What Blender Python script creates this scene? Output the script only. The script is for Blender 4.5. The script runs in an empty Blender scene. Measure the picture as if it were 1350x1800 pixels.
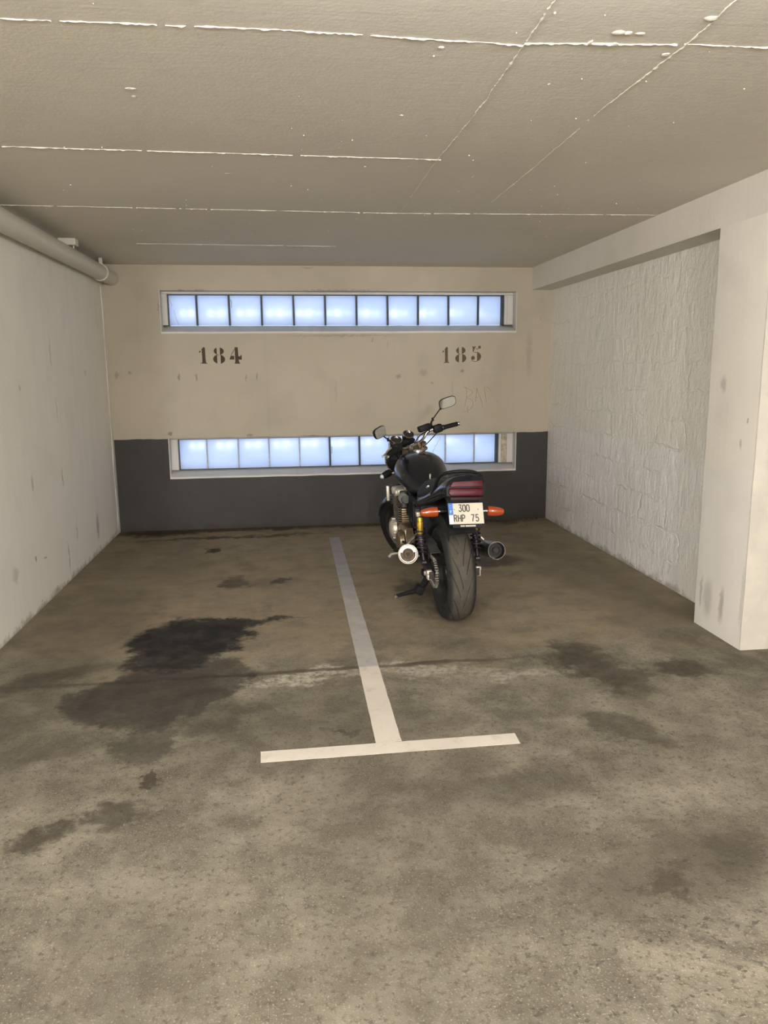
import bpy, bmesh, math, random
from mathutils import Vector, Matrix, noise

random.seed(7)
SC = bpy.context.scene
COL = SC.collection
PI = math.pi
R = math.radians

# ------------------------------------------------------------------ camera
EYE = Vector((0, 0, 1.6))
FPX = 1344.94                      # focal length in pixels of the 1350 wide frame
PITCH, YAW, ROLL = 0.1840, 0.1231, -0.0088
FWD = Vector((math.sin(YAW)*math.cos(PITCH), math.cos(YAW)*math.cos(PITCH), -math.sin(PITCH)))
_r0 = Vector((math.cos(YAW), -math.sin(YAW), 0))
_u0 = _r0.cross(FWD)
RGT = _r0*math.cos(ROLL) + _u0*math.sin(ROLL)
UPV = -_r0*math.sin(ROLL) + _u0*math.cos(ROLL)
cam = bpy.data.cameras.new('camera')
cam.sensor_fit = 'HORIZONTAL'; cam.sensor_width = 36.0
cam.lens = 36.0*FPX/1350.0
cam.clip_start = 0.05; cam.clip_end = 100
camo = bpy.data.objects.new('camera', cam)
COL.objects.link(camo)
m = Matrix((RGT, UPV, -FWD)).transposed().to_4x4()
m.translation = EYE
camo.matrix_world = m
SC.camera = camo

# ------------------------------------------------------------------ view, sky, lamps
SC.view_settings.view_transform = 'Standard'
SC.view_settings.look = 'None'
SC.view_settings.gamma = 1.0
SC.view_settings.use_curve_mapping = False
SC.view_settings.exposure = 0.27

W = bpy.data.worlds.new('sky'); SC.world = W; W.use_nodes = True
W.node_tree.nodes['Background'].inputs[0].default_value = (0.57, 0.72, 1.05, 1)   # overcast sky behind the glass blocks
W.node_tree.nodes['Background'].inputs[1].default_value = 1.15

def lamp(name, loc, watts, size=0.12, col=(0.97, 1.0, 1.04)):
    l = bpy.data.lights.new(name, 'POINT'); l.energy = watts; l.shadow_soft_size = size; l.color = col
    o = bpy.data.objects.new(name, l); o.location = loc; COL.objects.link(o)
    return o
for x in (0.1, 0.9, 1.7):                      # tube hung over the aisle, just behind the photographer
    lamp('aisle_lamp', (x, -0.05, 2.22), 24)
for x in (0.2, 0.95):                         # tube close under the ceiling just above the top of the picture
    lamp('ceiling_tube_lamp', (x, 1.55, 2.47), 17, 0.05)
for x, w in ((-4.6, 85), (-2.2, 105), (3.4, 60)):   # unseen lamps added at the sides as fill light
    lamp('side_fill_lamp', (x, -0.6, 2.15), w)
for x, w in ((-2.6, 340), (0.4, 410), (3.4, 170)):  # unseen lamps added behind the camera to even out the light
    lamp('rear_fill_lamp', (x, -2.7, 2.15), w)

# ------------------------------------------------------------------ helpers: nodes
def srgb(r, g, b):
    f = lambda c: c/12.92 if c <= .04045 else ((c+.055)/1.055)**2.4
    return (f(r/255), f(g/255), f(b/255), 1)

class NT:
    def __init__(s, name):
        s.m = bpy.data.materials.new(name); s.m.use_nodes = True
        s.t = s.m.node_tree; s.n = s.t.nodes; s.b = s.n['Principled BSDF']
        s.co = None
    def new(s, typ, **kw):
        nd = s.n.new(typ)
        for k, v in kw.items(): setattr(nd, k, v)
        return nd
    def link(s, a, b): s.t.links.new(a, b)
    def put(s, sock, v):
        if hasattr(v, 'is_output') or hasattr(v, 'links'): s.link(v, sock)
        else: sock.default_value = v
    def coord(s):
        if s.co is None: s.co = s.new('ShaderNodeTexCoord').outputs['Object']
        return s.co
    def mapping(s, loc=(0,0,0), rot=(0,0,0), scale=(1,1,1), vec=None):
        nd = s.new('ShaderNodeMapping')
        nd.inputs['Location'].default_value = loc; nd.inputs['Rotation'].default_value = rot; nd.inputs['Scale'].default_value = scale
        s.link(vec if vec is not None else s.coord(), nd.inputs['Vector']); return nd.outputs[0]
    def noise(s, scale, detail=4, rough=.55, vec=None, dist=0, col=False):
        nd = s.new('ShaderNodeTexNoise')
        nd.inputs['Scale'].default_value = scale; nd.inputs['Detail'].default_value = detail
        nd.inputs['Roughness'].default_value = rough; nd.inputs['Distortion'].default_value = dist
        s.link(vec if vec is not None else s.coord(), nd.inputs['Vector'])
        return nd.outputs['Color' if col else 'Fac']
    def rng(s, v, a, b, c=0, d=1, smooth=False):
        nd = s.new('ShaderNodeMapRange')
        if smooth: nd.interpolation_type = 'SMOOTHSTEP'
        s.put(nd.inputs[0], v)
        for i, q in enumerate((a, b, c, d)): nd.inputs[i+1].default_value = q
        return nd.outputs[0]
    def math(s, op, a, b=0.0, clamp=False):
        nd = s.new('ShaderNodeMath', operation=op); nd.use_clamp = clamp
        s.put(nd.inputs[0], a); s.put(nd.inputs[1], b); return nd.outputs[0]
    def vmath(s, op, a, b):
        nd = s.new('ShaderNodeVectorMath', operation=op)
        s.put(nd.inputs[0], a); s.put(nd.inputs[1], b); return nd.outputs[0]
    def mix(s, fac, a, b, mode='MIX'):
        nd = s.new('ShaderNodeMix', data_type='RGBA', blend_type=mode)
        s.put(nd.inputs[0], fac); s.put(nd.inputs[6], a); s.put(nd.inputs[7], b); return nd.outputs[2]
    def sep(s, v=None):
        nd = s.new('ShaderNodeSeparateXYZ'); s.link(v if v is not None else s.coord(), nd.inputs[0]); return nd.outputs
    def bump(s, h, strength=.3, dist=.01, prev=None):
        nd = s.new('ShaderNodeBump'); nd.inputs['Strength'].default_value = strength; nd.inputs['Distance'].default_value = dist
        s.put(nd.inputs['Height'], h)
        if prev is not None: s.link(prev, nd.inputs['Normal'])
        return nd.outputs[0]
    def out(s, col=None, rough=None, normal=None, metal=None, coat=None, spec=None):
        B = s.b.inputs
        if col is not None: s.put(B['Base Color'], col)
        if rough is not None: s.put(B['Roughness'], rough)
        if normal is not None: s.link(normal, B['Normal'])
        if metal is not None: s.put(B['Metallic'], metal)
        if coat is not None: s.put(B['Coat Weight'], coat); B['Coat Roughness'].default_value = .06
        if spec is not None: s.put(B['Specular IOR Level'], spec)
        return s.m
    # irregular patch: 1 inside an ellipse on the floor (x, y), falling to 0 at its ragged edge
    def blob(s, vec, cx, cy, rx, ry, rot=0, soft=.35, amt=1.0):
        mp = s.new('ShaderNodeMapping', vector_type='TEXTURE')
        mp.inputs['Location'].default_value = (cx, cy, 0); mp.inputs['Rotation'].default_value = (0, 0, rot)
        mp.inputs['Scale'].default_value = (rx, ry, 1e3)
        s.link(vec, mp.inputs['Vector'])
        ln = s.new('ShaderNodeVectorMath', operation='LENGTH'); s.link(mp.outputs[0], ln.inputs[0])
        return s.rng(ln.outputs['Value'], 1+soft*.5, 1-soft*.5, 0, amt, True)
    def maxall(s, lst):
        r = lst[0]
        for q in lst[1:]: r = s.math('MAXIMUM', r, q)
        return r

# ------------------------------------------------------------------ helpers: meshes
def link(name, bm, mat, parent=None, smooth=True, angle=38, kind=None):
    me = bpy.data.meshes.new(name)
    bmesh.ops.recalc_face_normals(bm, faces=bm.faces[:])
    bm.to_mesh(me); bm.free()
    mats = mat if isinstance(mat, (list, tuple)) else [mat]
    for q in mats: me.materials.append(q)
    if smooth:
        me.polygons.foreach_set('use_smooth', [True]*len(me.polygons))
        me.set_sharp_from_angle(angle=R(angle))
    o = bpy.data.objects.new(name, me); COL.objects.link(o)
    if parent is not None: o.parent = parent
    if kind: o['kind'] = kind
    return o
def tag(o, label, cat, group=None):
    o['label'] = label; o['category'] = cat
    if group: o['group'] = group
    return o
def NB(): return bmesh.new()

def basis(d, up=(0, 0, 1)):
    d = Vector(d).normalized(); u = Vector(up)
    if abs(d.dot(u)) > .98: u = Vector((0, 1, 0))
    s_ = d.cross(u).normalized(); u2 = s_.cross(d)
    return d, s_, u2

def box(bm, c, size, rot=None, bev=0.0, seg=2, tf=None):
    """box with centre c, full size, rot = euler tuple or matrix, bevelled edges"""
    t = bmesh.new()
    bmesh.ops.create_cube(t, size=1.0)
    for v in t.verts: v.co = Vector((v.co.x*size[0], v.co.y*size[1], v.co.z*size[2]))
    if bev > 0:
        bmesh.ops.bevel(t, geom=t.edges[:], offset=bev, segments=seg, profile=.5, affect='EDGES')
    if rot is None: M = Matrix.Identity(3)
    elif isinstance(rot, Matrix): M = rot.to_3x3()
    else:
        from mathutils import Euler
        M = Euler(rot).to_matrix()
    for v in t.verts:
        v.co = M @ v.co + Vector(c)
        if tf: v.co = tf(v.co)
    merge(bm, t)
def merge(bm, t):
    me = bpy.data.meshes.new('tmp'); t.to_mesh(me); t.free(); bm.from_mesh(me); bpy.data.meshes.remove(me)

def spline(pts, n=6):
    """Catmull-Rom through pts"""
    P = [Vector(p) for p in pts]
    if len(P) < 3: return P
    out = []
    Q = [P[0]*2-P[1]] + P + [P[-1]*2-P[-2]]
    for i in range(1, len(Q)-2):
        a, b, c, d = Q[i-1], Q[i], Q[i+1], Q[i+2]
        for k in range(n):
            t = k/n
            out.append(.5*((2*b) + (c-a)*t + (2*a-5*b+4*c-d)*t*t + (3*b-a-3*c+d)*t**3))
    out.append(P[-1]); return out

def tube(bm, pts, r, seg=10, n=0, cap=True, tf=None, flat=1.0):
    """round bar along pts (n>0: smoothed), r a number or a list per point"""
    rs = r if isinstance(r, (list, tuple)) else [r]*len(pts)
    if n:
        P = spline(pts, n)
        RR = []
        for i in range(len(P)):
            f = i/n; k = min(int(f), len(rs)-2) if len(rs) > 1 else 0
            RR.append(rs[k]+(rs[k+1]-rs[k])*(f-k))
    else: P = [Vector(p) for p in pts]; RR = rs
    rings = []; prev = None
    for i, p in enumerate(P):
        d = (P[min(i+1, len(P)-1)]-P[max(i-1, 0)])
        if d.length < 1e-9: d = Vector((0, 0, 1))
        d.normalize()
        if prev is None: _, s_, u = basis(d)
        else:
            s_ = prev - d*prev.dot(d)
            if s_.length < 1e-6: _, s_, u = basis(d)
            s_.normalize(); u = s_.cross(d)
        prev = s_
        ring = []
        for k in range(seg):
            a = 2*PI*k/seg
            q = p + (s_*math.cos(a) + u*math.sin(a)*flat)*RR[i]
            ring.append(bm.verts.new(tf(q) if tf else q))
        rings.append(ring)
    for a, b in zip(rings, rings[1:]):
        for k in range(seg): bm.faces.new((a[k], a[(k+1) % seg], b[(k+1) % seg], b[k]))
    if cap:
        bm.faces.new(rings[0][::-1]); bm.faces.new(rings[-1])

def lathe(bm, prof, c, axis=(1, 0, 0), seg=48, closed=False, tf=None, mi=0):
    """prof: list of (along axis, radius); closed joins last to first"""
    d, s_, u = basis(axis); c = Vector(c); rings = []
    for (h, r) in prof:
        ring = []
        for k in range(seg):
            a = 2*PI*k/seg
            q = c + d*h + (s_*math.cos(a)+u*math.sin(a))*max(r, 1e-5)
            ring.append(bm.verts.new(tf(q) if tf else q))
        rings.append(ring)
    prs = list(zip(rings, rings[1:]))
    if closed: prs.append((rings[-1], rings[0]))
    for a, b in prs:
        for k in range(seg):
            f = bm.faces.new((a[k], a[(k+1) % seg], b[(k+1) % seg], b[k])); f.material_index = mi
    if not closed:
        if prof[0][1] > 1e-4: bm.faces.new(rings[0][::-1]).material_index = mi
        if prof[-1][1] > 1e-4: bm.faces.new(rings[-1]).material_index = mi

def cyl(bm, a, b, r, seg=20, tf=None, r2=None):
    a, b = Vector(a), Vector(b)
    lathe(bm, [(0, r), ((b-a).length, r if r2 is None else r2)], a, b-a, seg, tf=tf)

def loft(bm, sections, cap=True, tf=None):
    """sections: lists of equally many points, each a closed ring"""
    rings = [[bm.verts.new(tf(Vector(p)) if tf else Vector(p)) for p in s_] for s_ in sections]
    n = len(rings[0])
    for a, b in zip(rings, rings[1:]):
        for k in range(n): bm.faces.new((a[k], a[(k+1) % n], b[(k+1) % n], b[k]))
    if cap: bm.faces.new(rings[0][::-1]); bm.faces.new(rings[-1])

def ring_xz(y, cx, cz, hw, hh, ex=2.6, n=28, top=1.0, slant=0.0, narrow=0.0):
    """super-ellipse ring in the x/z plane at y; narrow pulls the upper half in, slant shifts y with height"""
    o = []
    for k in range(n):
        a = 2*PI*k/n; ca, sa = math.cos(a), math.sin(a)
        x = math.copysign(abs(ca)**(2/ex), ca)*hw; z = math.copysign(abs(sa)**(2/ex), sa)*hh
        if z > 0: z *= top
        x *= 1 - narrow*(z/hh)
        o.append((cx+x, y+slant*z, cz+z))
    return o

def prism(bm, poly, o, ux, uy, depth, tf=None):
    """flat outline poly (2D) in the plane o + ux*a + uy*b, thickened by depth along ux x uy"""
    o, ux, uy = Vector(o), Vector(ux).normalized(), Vector(uy).normalized(); nn = ux.cross(uy).normalized()
    a = [o+ux*p[0]+uy*p[1]-nn*depth*.5 for p in poly]; b = [q+nn*depth for q in a]
    if tf: a = [tf(q) for q in a]; b = [tf(q) for q in b]
    A = [bm.verts.new(q) for q in a]; B = [bm.verts.new(q) for q in b]
    bm.faces.new(A[::-1]); bm.faces.new(B)
    n = len(A)
    for k in range(n): bm.faces.new((A[k], A[(k+1) % n], B[(k+1) % n], B[k]))

def ribbon(bm, pts, w, o, ux, uy, depth=.0008):
    """flat stroke of width w along 2D pts in the plane o, ux, uy"""
    P = [Vector((p[0], p[1])) for p in pts]; L, Rr = [], []
    for i, p in enumerate(P):
        d1 = (P[i]-P[i-1]).normalized() if i > 0 else None
        d2 = (P[i+1]-P[i]).normalized() if i < len(P)-1 else None
        d = ((d1 or d2)+(d2 or d1))
        d = d.normalized() if d.length > 1e-6 else (d1 or d2)
        nn = Vector((-d.y, d.x)); sc = 1.0
        if d1 is not None and d2 is not None: sc = min(1.6, 1/max(.3, nn.dot(Vector((-d1.y, d1.x)))))
        L.append(p+nn*w*.5*sc); Rr.append(p-nn*w*.5*sc)
    for i in range(len(P)-1):
        prism(bm, [Rr[i], Rr[i+1], L[i+1], L[i]], o, ux, uy, depth)

def ray(px, py): return FWD + RGT*((px-675)/FPX) - UPV*((py-900)/FPX)
def on_wall(px, py, Y):
    d = ray(px, py); return EYE + d*(Y/d.y)
def on_z(px, py, z=0.0):
    d = ray(px, py); return EYE + d*((z-EYE.z)/d.z)

# ------------------------------------------------------------------ materials of the place
XL, XR, XB, D, H, ZB, Y0, Y1 = -1.724, 2.744, 2.5275, 7.89, 2.612, 2.391, 4.388, 3.882
DADO = 0.937

def mat_floor():
    t = NT('concrete_floor'); co = t.coord()
    n1 = t.noise(.9, 5, .6, dist=.3); n2 = t.noise(5, 8, .65); n3 = t.noise(46, 5, .7); n4 = t.noise(150, 3, .6)
    c = t.mix(t.rng(n1, .32, .68), srgb(94, 87, 74), srgb(122, 114, 98))
    c = t.mix(t.math('MULTIPLY', t.rng(n2, .46, .72), .5), c, srgb(156, 148, 132))
    c = t.mix(t.math('MULTIPLY', t.rng(n2, .50, .30), .6), c, srgb(88, 80, 66))
    n5 = t.noise(2.1, 9, .72, dist=.5)
    c = t.mix(t.math('MULTIPLY', t.rng(n5, .50, .66), .55), c, srgb(84, 76, 62))
    c = t.mix(t.math('MULTIPLY', t.rng(n5, .46, .33), .5), c, srgb(152, 142, 123))
    # worn aggregate showing as dark and pale grains
    c = t.mix(t.math('MULTIPLY', t.rng(n3, .53, .64), .7), c, srgb(70, 64, 53))
    c = t.mix(t.math('MULTIPLY', t.rng(n4, .58, .70), .6), c, srgb(182, 173, 153))
    # pitted patch towards the right foreground
    warp = t.vmath('ADD', co, t.vmath('MULTIPLY', t.vmath('SUBTRACT', t.noise(2.6, 8, .65, col=True), (.5, .5, .5)), (.75, .75, 0)))
    fine = t.vmath('ADD', co, t.vmath('MULTIPLY', t.vmath('SUBTRACT', t.noise(5.5, 8, .72, col=True), (.5, .5, .5)), (.50, .50, 0)))
    vor = t.new('ShaderNodeTexVoronoi'); vor.inputs['Scale'].default_value = 46; t.link(t.vmath('ADD', co, t.vmath('MULTIPLY', t.vmath('SUBTRACT', t.noise(40, 3, .6, col=True), (.5, .5, .5)), (.03, .03, 0))), vor.inputs['Vector'])
    pits = t.rng(vor.outputs['Distance'], .36, .20, 0, 1, True)
    pits = t.math('MULTIPLY', pits, t.rng(t.noise(17, 5, .7), .44, .58))
    patch = t.maxall([t.blob(warp, 1.2, 1.75, .75, .75, 0, 1.0), t.blob(warp, 1.3, 2.75, .5, .35, 0, 1.0, .7)])
    c = t.mix(t.math('MULTIPLY', t.math('MULTIPLY', pits, patch), .75), c, srgb(66, 60, 50))
    # traffic grime: broad soft browner zones towards the back of the bay
    # tan dust of the bay, lightened to offset its weak lamp light, greyer soiling in the aisle
    y_ = t.sep()[1]
    bay = t.rng(t.math('ADD', y_, t.rng(t.noise(2.2, 6, .65), .3, .7, -.55, .55)), 3.7, 4.7, 0, .72, True)
    bay = t.math('MULTIPLY', bay, t.rng(t.noise(3.4, 7, .68, dist=.4), .30, .58, .25, 1))
    c = t.mix(bay, c, srgb(148, 132, 106))
    grime = t.maxall([t.blob(warp, -1.3, 4.6, .35, 1.6, 0, 1.2, .5), t.blob(warp, .1, 3.25, .6, .3, 0, 1.1, .40), t.blob(warp, 2.3, 5.6, .35, 1.6, .1, 1.1, .4), t.blob(warp, -1.2, 6.6, .5, .9, 0, 1.1, .4),
                      t.blob(warp, .5, 2.5, .5, .5, 0, 1.2, .30), t.blob(warp, 1.2, 2.10, .40, .22, .2, 1.1, .62), t.blob(warp, .3, 1.9, .35, .3, .4, 1.1, .3), t.blob(warp, -.5, 1.9, .25, .3, .8, 1.1, .3)])
    c = t.mix(grime, c, srgb(76, 68, 55))
    # the slab joint with pale crumbs in front of it
    joint_pale = t.maxall([t.blob(warp, -.02, 3.84, .30, .07, .08, .9, .6), t.blob(warp, .62, 3.84, .36, .06, 0, .9, .45), t.blob(warp, 1.2, 3.75, .4, .06, 0, 1, .35)])
    c = t.mix(t.math('MULTIPLY', joint_pale, t.rng(t.noise(24, 6, .7), .38, .58)), c, srgb(206, 197, 178))
    jl = t.vmath('ADD', co, t.vmath('MULTIPLY', t.vmath('SUBTRACT', t.noise(4, 5, .6, col=True), (.5, .5, .5)), (.0, .09, 0)))
    joint = t.maxall([t.blob(jl, .25, 3.945, 1.05, .022, .02, .9, .75), t.blob(jl, -.65, 3.93, .9, .016, 0, .9, .55), t.blob(jl, .70, 3.965, .2, .018, .03, .7, .9)])
    c = t.mix(joint, c, srgb(74, 66, 54))
    # oil
    oil = t.maxall([t.blob(fine, -.64, 4.55, .36, .36, .25, .28), t.blob(fine, -.45, 4.78, .30, .13, .12, .35, .95), t.blob(fine, -.20, 4.86, .24, .035, .1, .6, .8),
                    t.blob(fine, -.70, 4.25, .26, .20, 0, .35, .9)])
    oil2 = t.maxall([t.blob(fine, -.72, 3.72, .36, .40, -.3, .26, .72), t.blob(fine, -.52, 3.92, .28, .30, .2, .3, .62),
                     t.blob(fine, -1.0, 3.72, .16, .17, 0, .4, .62), t.blob(fine, -.66, 3.22, .12, .22, 0, .5, .52),
                     t.blob(fine, -.40, 3.45, .2, .18, .2, .5, .35)])
    c = t.mix(t.math('MULTIPLY', oil2, t.rng(t.noise(7, 6, .7), .2, .55, .85, 1.15)), c, srgb(42, 37, 30))
    c = t.mix(t.math('MULTIPLY', oil, t.rng(t.noise(9, 6, .7), .22, .55, .82, 1)), c, srgb(24, 22, 20))
    spots = t.math('MULTIPLY', t.rng(t.noise(11, 6, .75), .25, .60, .85, 1.45), t.maxall([t.blob(fine, 1.62, 3.72, .17, .36, .35, .8, .62), t.blob(fine, 1.60, 4.05, .14, .13, 0, .8, .6), t.blob(fine, 1.76, 3.62, .10, .13, 0, .7, .5), t.blob(fine, 2.08, 3.66, .15, .12, 0, .6, .55),
                      t.blob(fine, 1.47, 3.05, .11, .20, .5, .8, .45), t.blob(fine, -.46, 5.77, .09, .20, 0, .8, .55), t.blob(fine, -.08, 5.78, .07, .10, 0, .5, .62), t.blob(fine, -.70, 6.9, .07, .08, 0, .5, .85),
                      t.blob(fine, -.60, 2.92, .05, .035, .2, .5, .65), t.blob(fine, -.68, 2.66, .12, .09, .7, .8, .55), t.blob(fine, -.93, 2.57, .09, .07, .3, .9, .62),
                      t.blob(fine, 1.14, 2.06, .09, .05, .2, .8, .5), t.blob(fine, 1.44, 2.17, .12, .09, .2, .9, .42), t.blob(fine, .87, 5.45, .10, .18, 0, .8, .45),
                      t.blob(fine, 1.05, 5.05, .22, .5, 0, 1.0, .45), t.blob(fine, 1.70, 6.15, .22, .22, 0, .8, .6), t.blob(fine, .19, 3.22, .07, .03, .1, .8, .5),
                      t.blob(fine, -1.35, 4.0, .3, .12, .4, .9, .55), t.blob(fine, -1.1, 3.2, .35, .1, .2, 1.0, .3), t.blob(fine, -1.45, 3.45, .2, .2, .1, 1.0, .4), t.blob(fine, 1.02, 2.7, .5, .12, .1, 1.1, .25)]), True)
    c = t.mix(spots, c, srgb(58, 50, 40))
    backdirt = t.maxall([t.blob(fine, -1.3, 7.82, .5, .22, 0, .7, .9), t.blob(fine, -.5, 7.85, .8, .14, 0, .7, .8), t.blob(fine, .5, 7.86, .9, .12, 0, .8, .7), t.blob(fine, -.6, 7.45, .9, .05, .03, .9, .7), t.blob(fine, 1.7, 7.8, .9, .16, 0, .8, .75)])
    c = t.mix(backdirt, c, srgb(48, 38, 28))
    h = t.math('ADD', t.math('MULTIPLY', n3, .6), t.math('ADD', n4, t.math('MULTIPLY', t.math('MULTIPLY', pits, patch), -1.2)))
    h = t.math('SUBTRACT', h, t.math('MULTIPLY', joint, 1.0))
    ro = t.math('SUBTRACT', t.rng(n2, .3, .7, .88, .70), t.math('MULTIPLY', oil, .02))
    return t.out(c, ro, t.bump(h, .35, .006), spec=.35)

def mat_ceiling():
    t = NT('painted_concrete_ceiling')
    n1 = t.noise(.7, 4, .5); st = t.noise(1, 4, .6, vec=t.mapping(scale=(3, 60, 1))); n3 = t.noise(70, 4, .65); n4 = t.noise(14, 4, .6)
    c = t.mix(t.rng(n1, .3, .7), srgb(210, 202, 187), srgb(219, 212, 198))
    c = t.mix(t.math('MULTIPLY', t.rng(n4, .55, .75), .3), c, srgb(200, 192, 177))
    hh = t.math('ADD', t.math('MULTIPLY', st, .5), t.math('ADD', t.math('MULTIPLY', n3, .7), n4))
    return t.out(c, .62, t.bump(hh, .32, .004), spec=.35)

def mat_paint(name, a, b, marks=None, drips=.3, bump=.25, rough=.6, sub=None, axis='x'):
    t = NT(name)
    n1 = t.noise(.8, 4, .55); n2 = t.noise(3.5, 6, 0.37); n3 = t.noise(60, 4, .65)
    sc = (9, .7, .7) if axis == 'x' else (.7, 9, .7)
    dr = t.noise(1, 5, .6, vec=t.mapping(scale=sc))
    c = t.mix(t.rng(n1, .3, .7), a, b)
    c = t.mix(t.math('MULTIPLY', t.rng(n2, .52, .74), .35), c, tuple(x*.86 for x in a[:3])+(1,))
    c = t.mix(t.math('MULTIPLY', t.rng(dr, .54, .74), drips), c, tuple(x*.80 for x in a[:3])+(1,))
    if sub: c = sub(t, c)
    hh = t.math('ADD', t.math('MULTIPLY', n3, .5), t.math('ADD', t.math('MULTIPLY', dr, 1.2), t.math('MULTIPLY', n2, .8)))
    return t.out(c, rough, t.bump(hh, bump, .008), spec=.35)

def sub_back(t, c):
    x, y, z = t.sep()
    wob = t.math('ADD', z, t.rng(t.noise(5, 3), .3, .7, -.004, .004))
    sp = t.noise(60, 4, .7)
    dado = t.mix(t.rng(t.noise(2.5, 5, .6), .3, .7), srgb(55, 52, 49), srgb(62, 59, 56))
    dado = t.mix(t.math('MULTIPLY', t.rng(sp, .62, .72), .25), dado, srgb(104, 98, 86))
    dado = t.mix(t.rng(t.math('ADD', z, t.rng(t.noise(7, 5, .7), .3, .7, -.06, .06)), .07, .0, 0, .75), dado, srgb(52, 43, 34))
    # scuffs on the cream paint, plus thin dark lines along window edges and dado
    sv = t.vmath('ADD', t.coord(), t.vmath('MULTIPLY', t.vmath('SUBTRACT', t.noise(20, 7, .75, col=True), (.5, .5, .5)), (.09, 0, .10)))
    def bl(px, py, w, h, amt):
        p = on_wall(px, py, D)
        mp = t.new('ShaderNodeMapping', vector_type='TEXTURE'); mp.inputs['Location'].default_value = (p.x, D, p.z); mp.inputs['Scale'].default_value = (w*.6, 1e3, h*.7)
        t.link(sv, mp.inputs['Vector'])
        ln = t.new('ShaderNodeVectorMath', operation='LENGTH'); t.link(mp.outputs[0], ln.inputs[0])
        return t.rng(ln.outputs['Value'], 1.4, .5, 0, amt, True)
    sc = t.maxall([bl(205, 660, .03, .05, .35), bl(228, 655, .03, .03, .45), bl(315, 662, .02, .05, .55), bl(345, 663, .015, .045, .55), bl(433, 664, .012, .05, .5), bl(451, 662, .012, .05, .6),
                   bl(700, 662, .04, .03, .45), bl(745, 655, .06, .05, .22), bl(760, 672, .02, .02, .45), bl(812, 652, .03, .02, .5), bl(795, 690, .012, .16, .22), bl(682, 605, .005, .05, .5), bl(655, 598, .008, .02, .5),
                   bl(873, 706, .006, .006, .9), bl(951, 560, .006, .008, .8), bl(590, 690, .02, .18, .12), bl(300, 762, .03, .03, .6), bl(440, 765, .06, .012, .6), bl(540, 766, .12, .010, .5), bl(660, 768, .2, .008, .5),
                   bl(540, 471, .09, .008, .6), bl(930, 620, .05, .3, .18), bl(330, 511, .3, .012, .5), bl(600, 511, .7, .010, .45), bl(278, 540, .01, .1, .4), bl(600, 590, .9, .012, .3)])
    c = t.mix(sc, c, srgb(86, 74, 56))
    return t.mix(t.rng(wob, DADO+.002, DADO-.002), c, dado)

def sub_band(t, c, a=(218, 212, 204), b=(206, 200, 192)):
    """whiter repainted band below breast height"""
    x, y, z = t.sep()
    wob = t.math('ADD', z, t.rng(t.noise(2.2, 4, .6), .3, .7, -.06, .06))
    c2 = t.mix(t.rng(t.noise(2.6, 5), .3, .7), srgb(*a), srgb(*b))
    return t.mix(t.rng(wob, 1.05, .98, 0, .8, True), c, c2)

def sub_pillar(t, c):
    c = sub_band(t, c)
    sv = t.vmath('ADD', t.coord(), t.vmath('MULTIPLY', t.vmath('SUBTRACT', t.noise(16, 5, .7, col=True), (.5, .5, .5)), (.05, .06, .08)))
    def bl(y, z, w, h, amt):
        mp = t.new('ShaderNodeMapping', vector_type='TEXTURE'); mp.inputs['Location'].default_value = (XB, y, z); mp.inputs['Scale'].default_value = (1e3, w, h)
        t.link(sv, mp.inputs['Vector'])
        ln = t.new('ShaderNodeVectorMath', operation='LENGTH'); t.link(mp.outputs[0], ln.inputs[0])
        return t.rng(ln.outputs['Value'], 1.4, .4, 0, amt, True)
    s_ = t.maxall([bl(4.24, 1.5, .03, .05, .35), bl(4.25, .2, .05, .12, .32), bl(4.1, .2, .025, .11, .45), bl(4.33, .22, .015, .10, .4), bl(4.03, 1.17, .012, .03, .4), bl(3.98, 1.3, .01, .02, .6), bl(3.9, .3, .02, .18, .25), bl(3.88, .9, .012, .2, .3)])
    c = t.mix(s_, c, srgb(96, 84, 68))
    # the face towards the aisle is coloured darker to hold down strong lamp light
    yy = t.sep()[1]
    old_or_dimmed = t.mix(t.rng(t.noise(4, 6, .65), .3, .7), srgb(168, 160, 147), srgb(186, 178, 165))
    return t.mix(t.rng(yy, Y1+.012, Y1+.004), c, old_or_dimmed)

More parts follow.
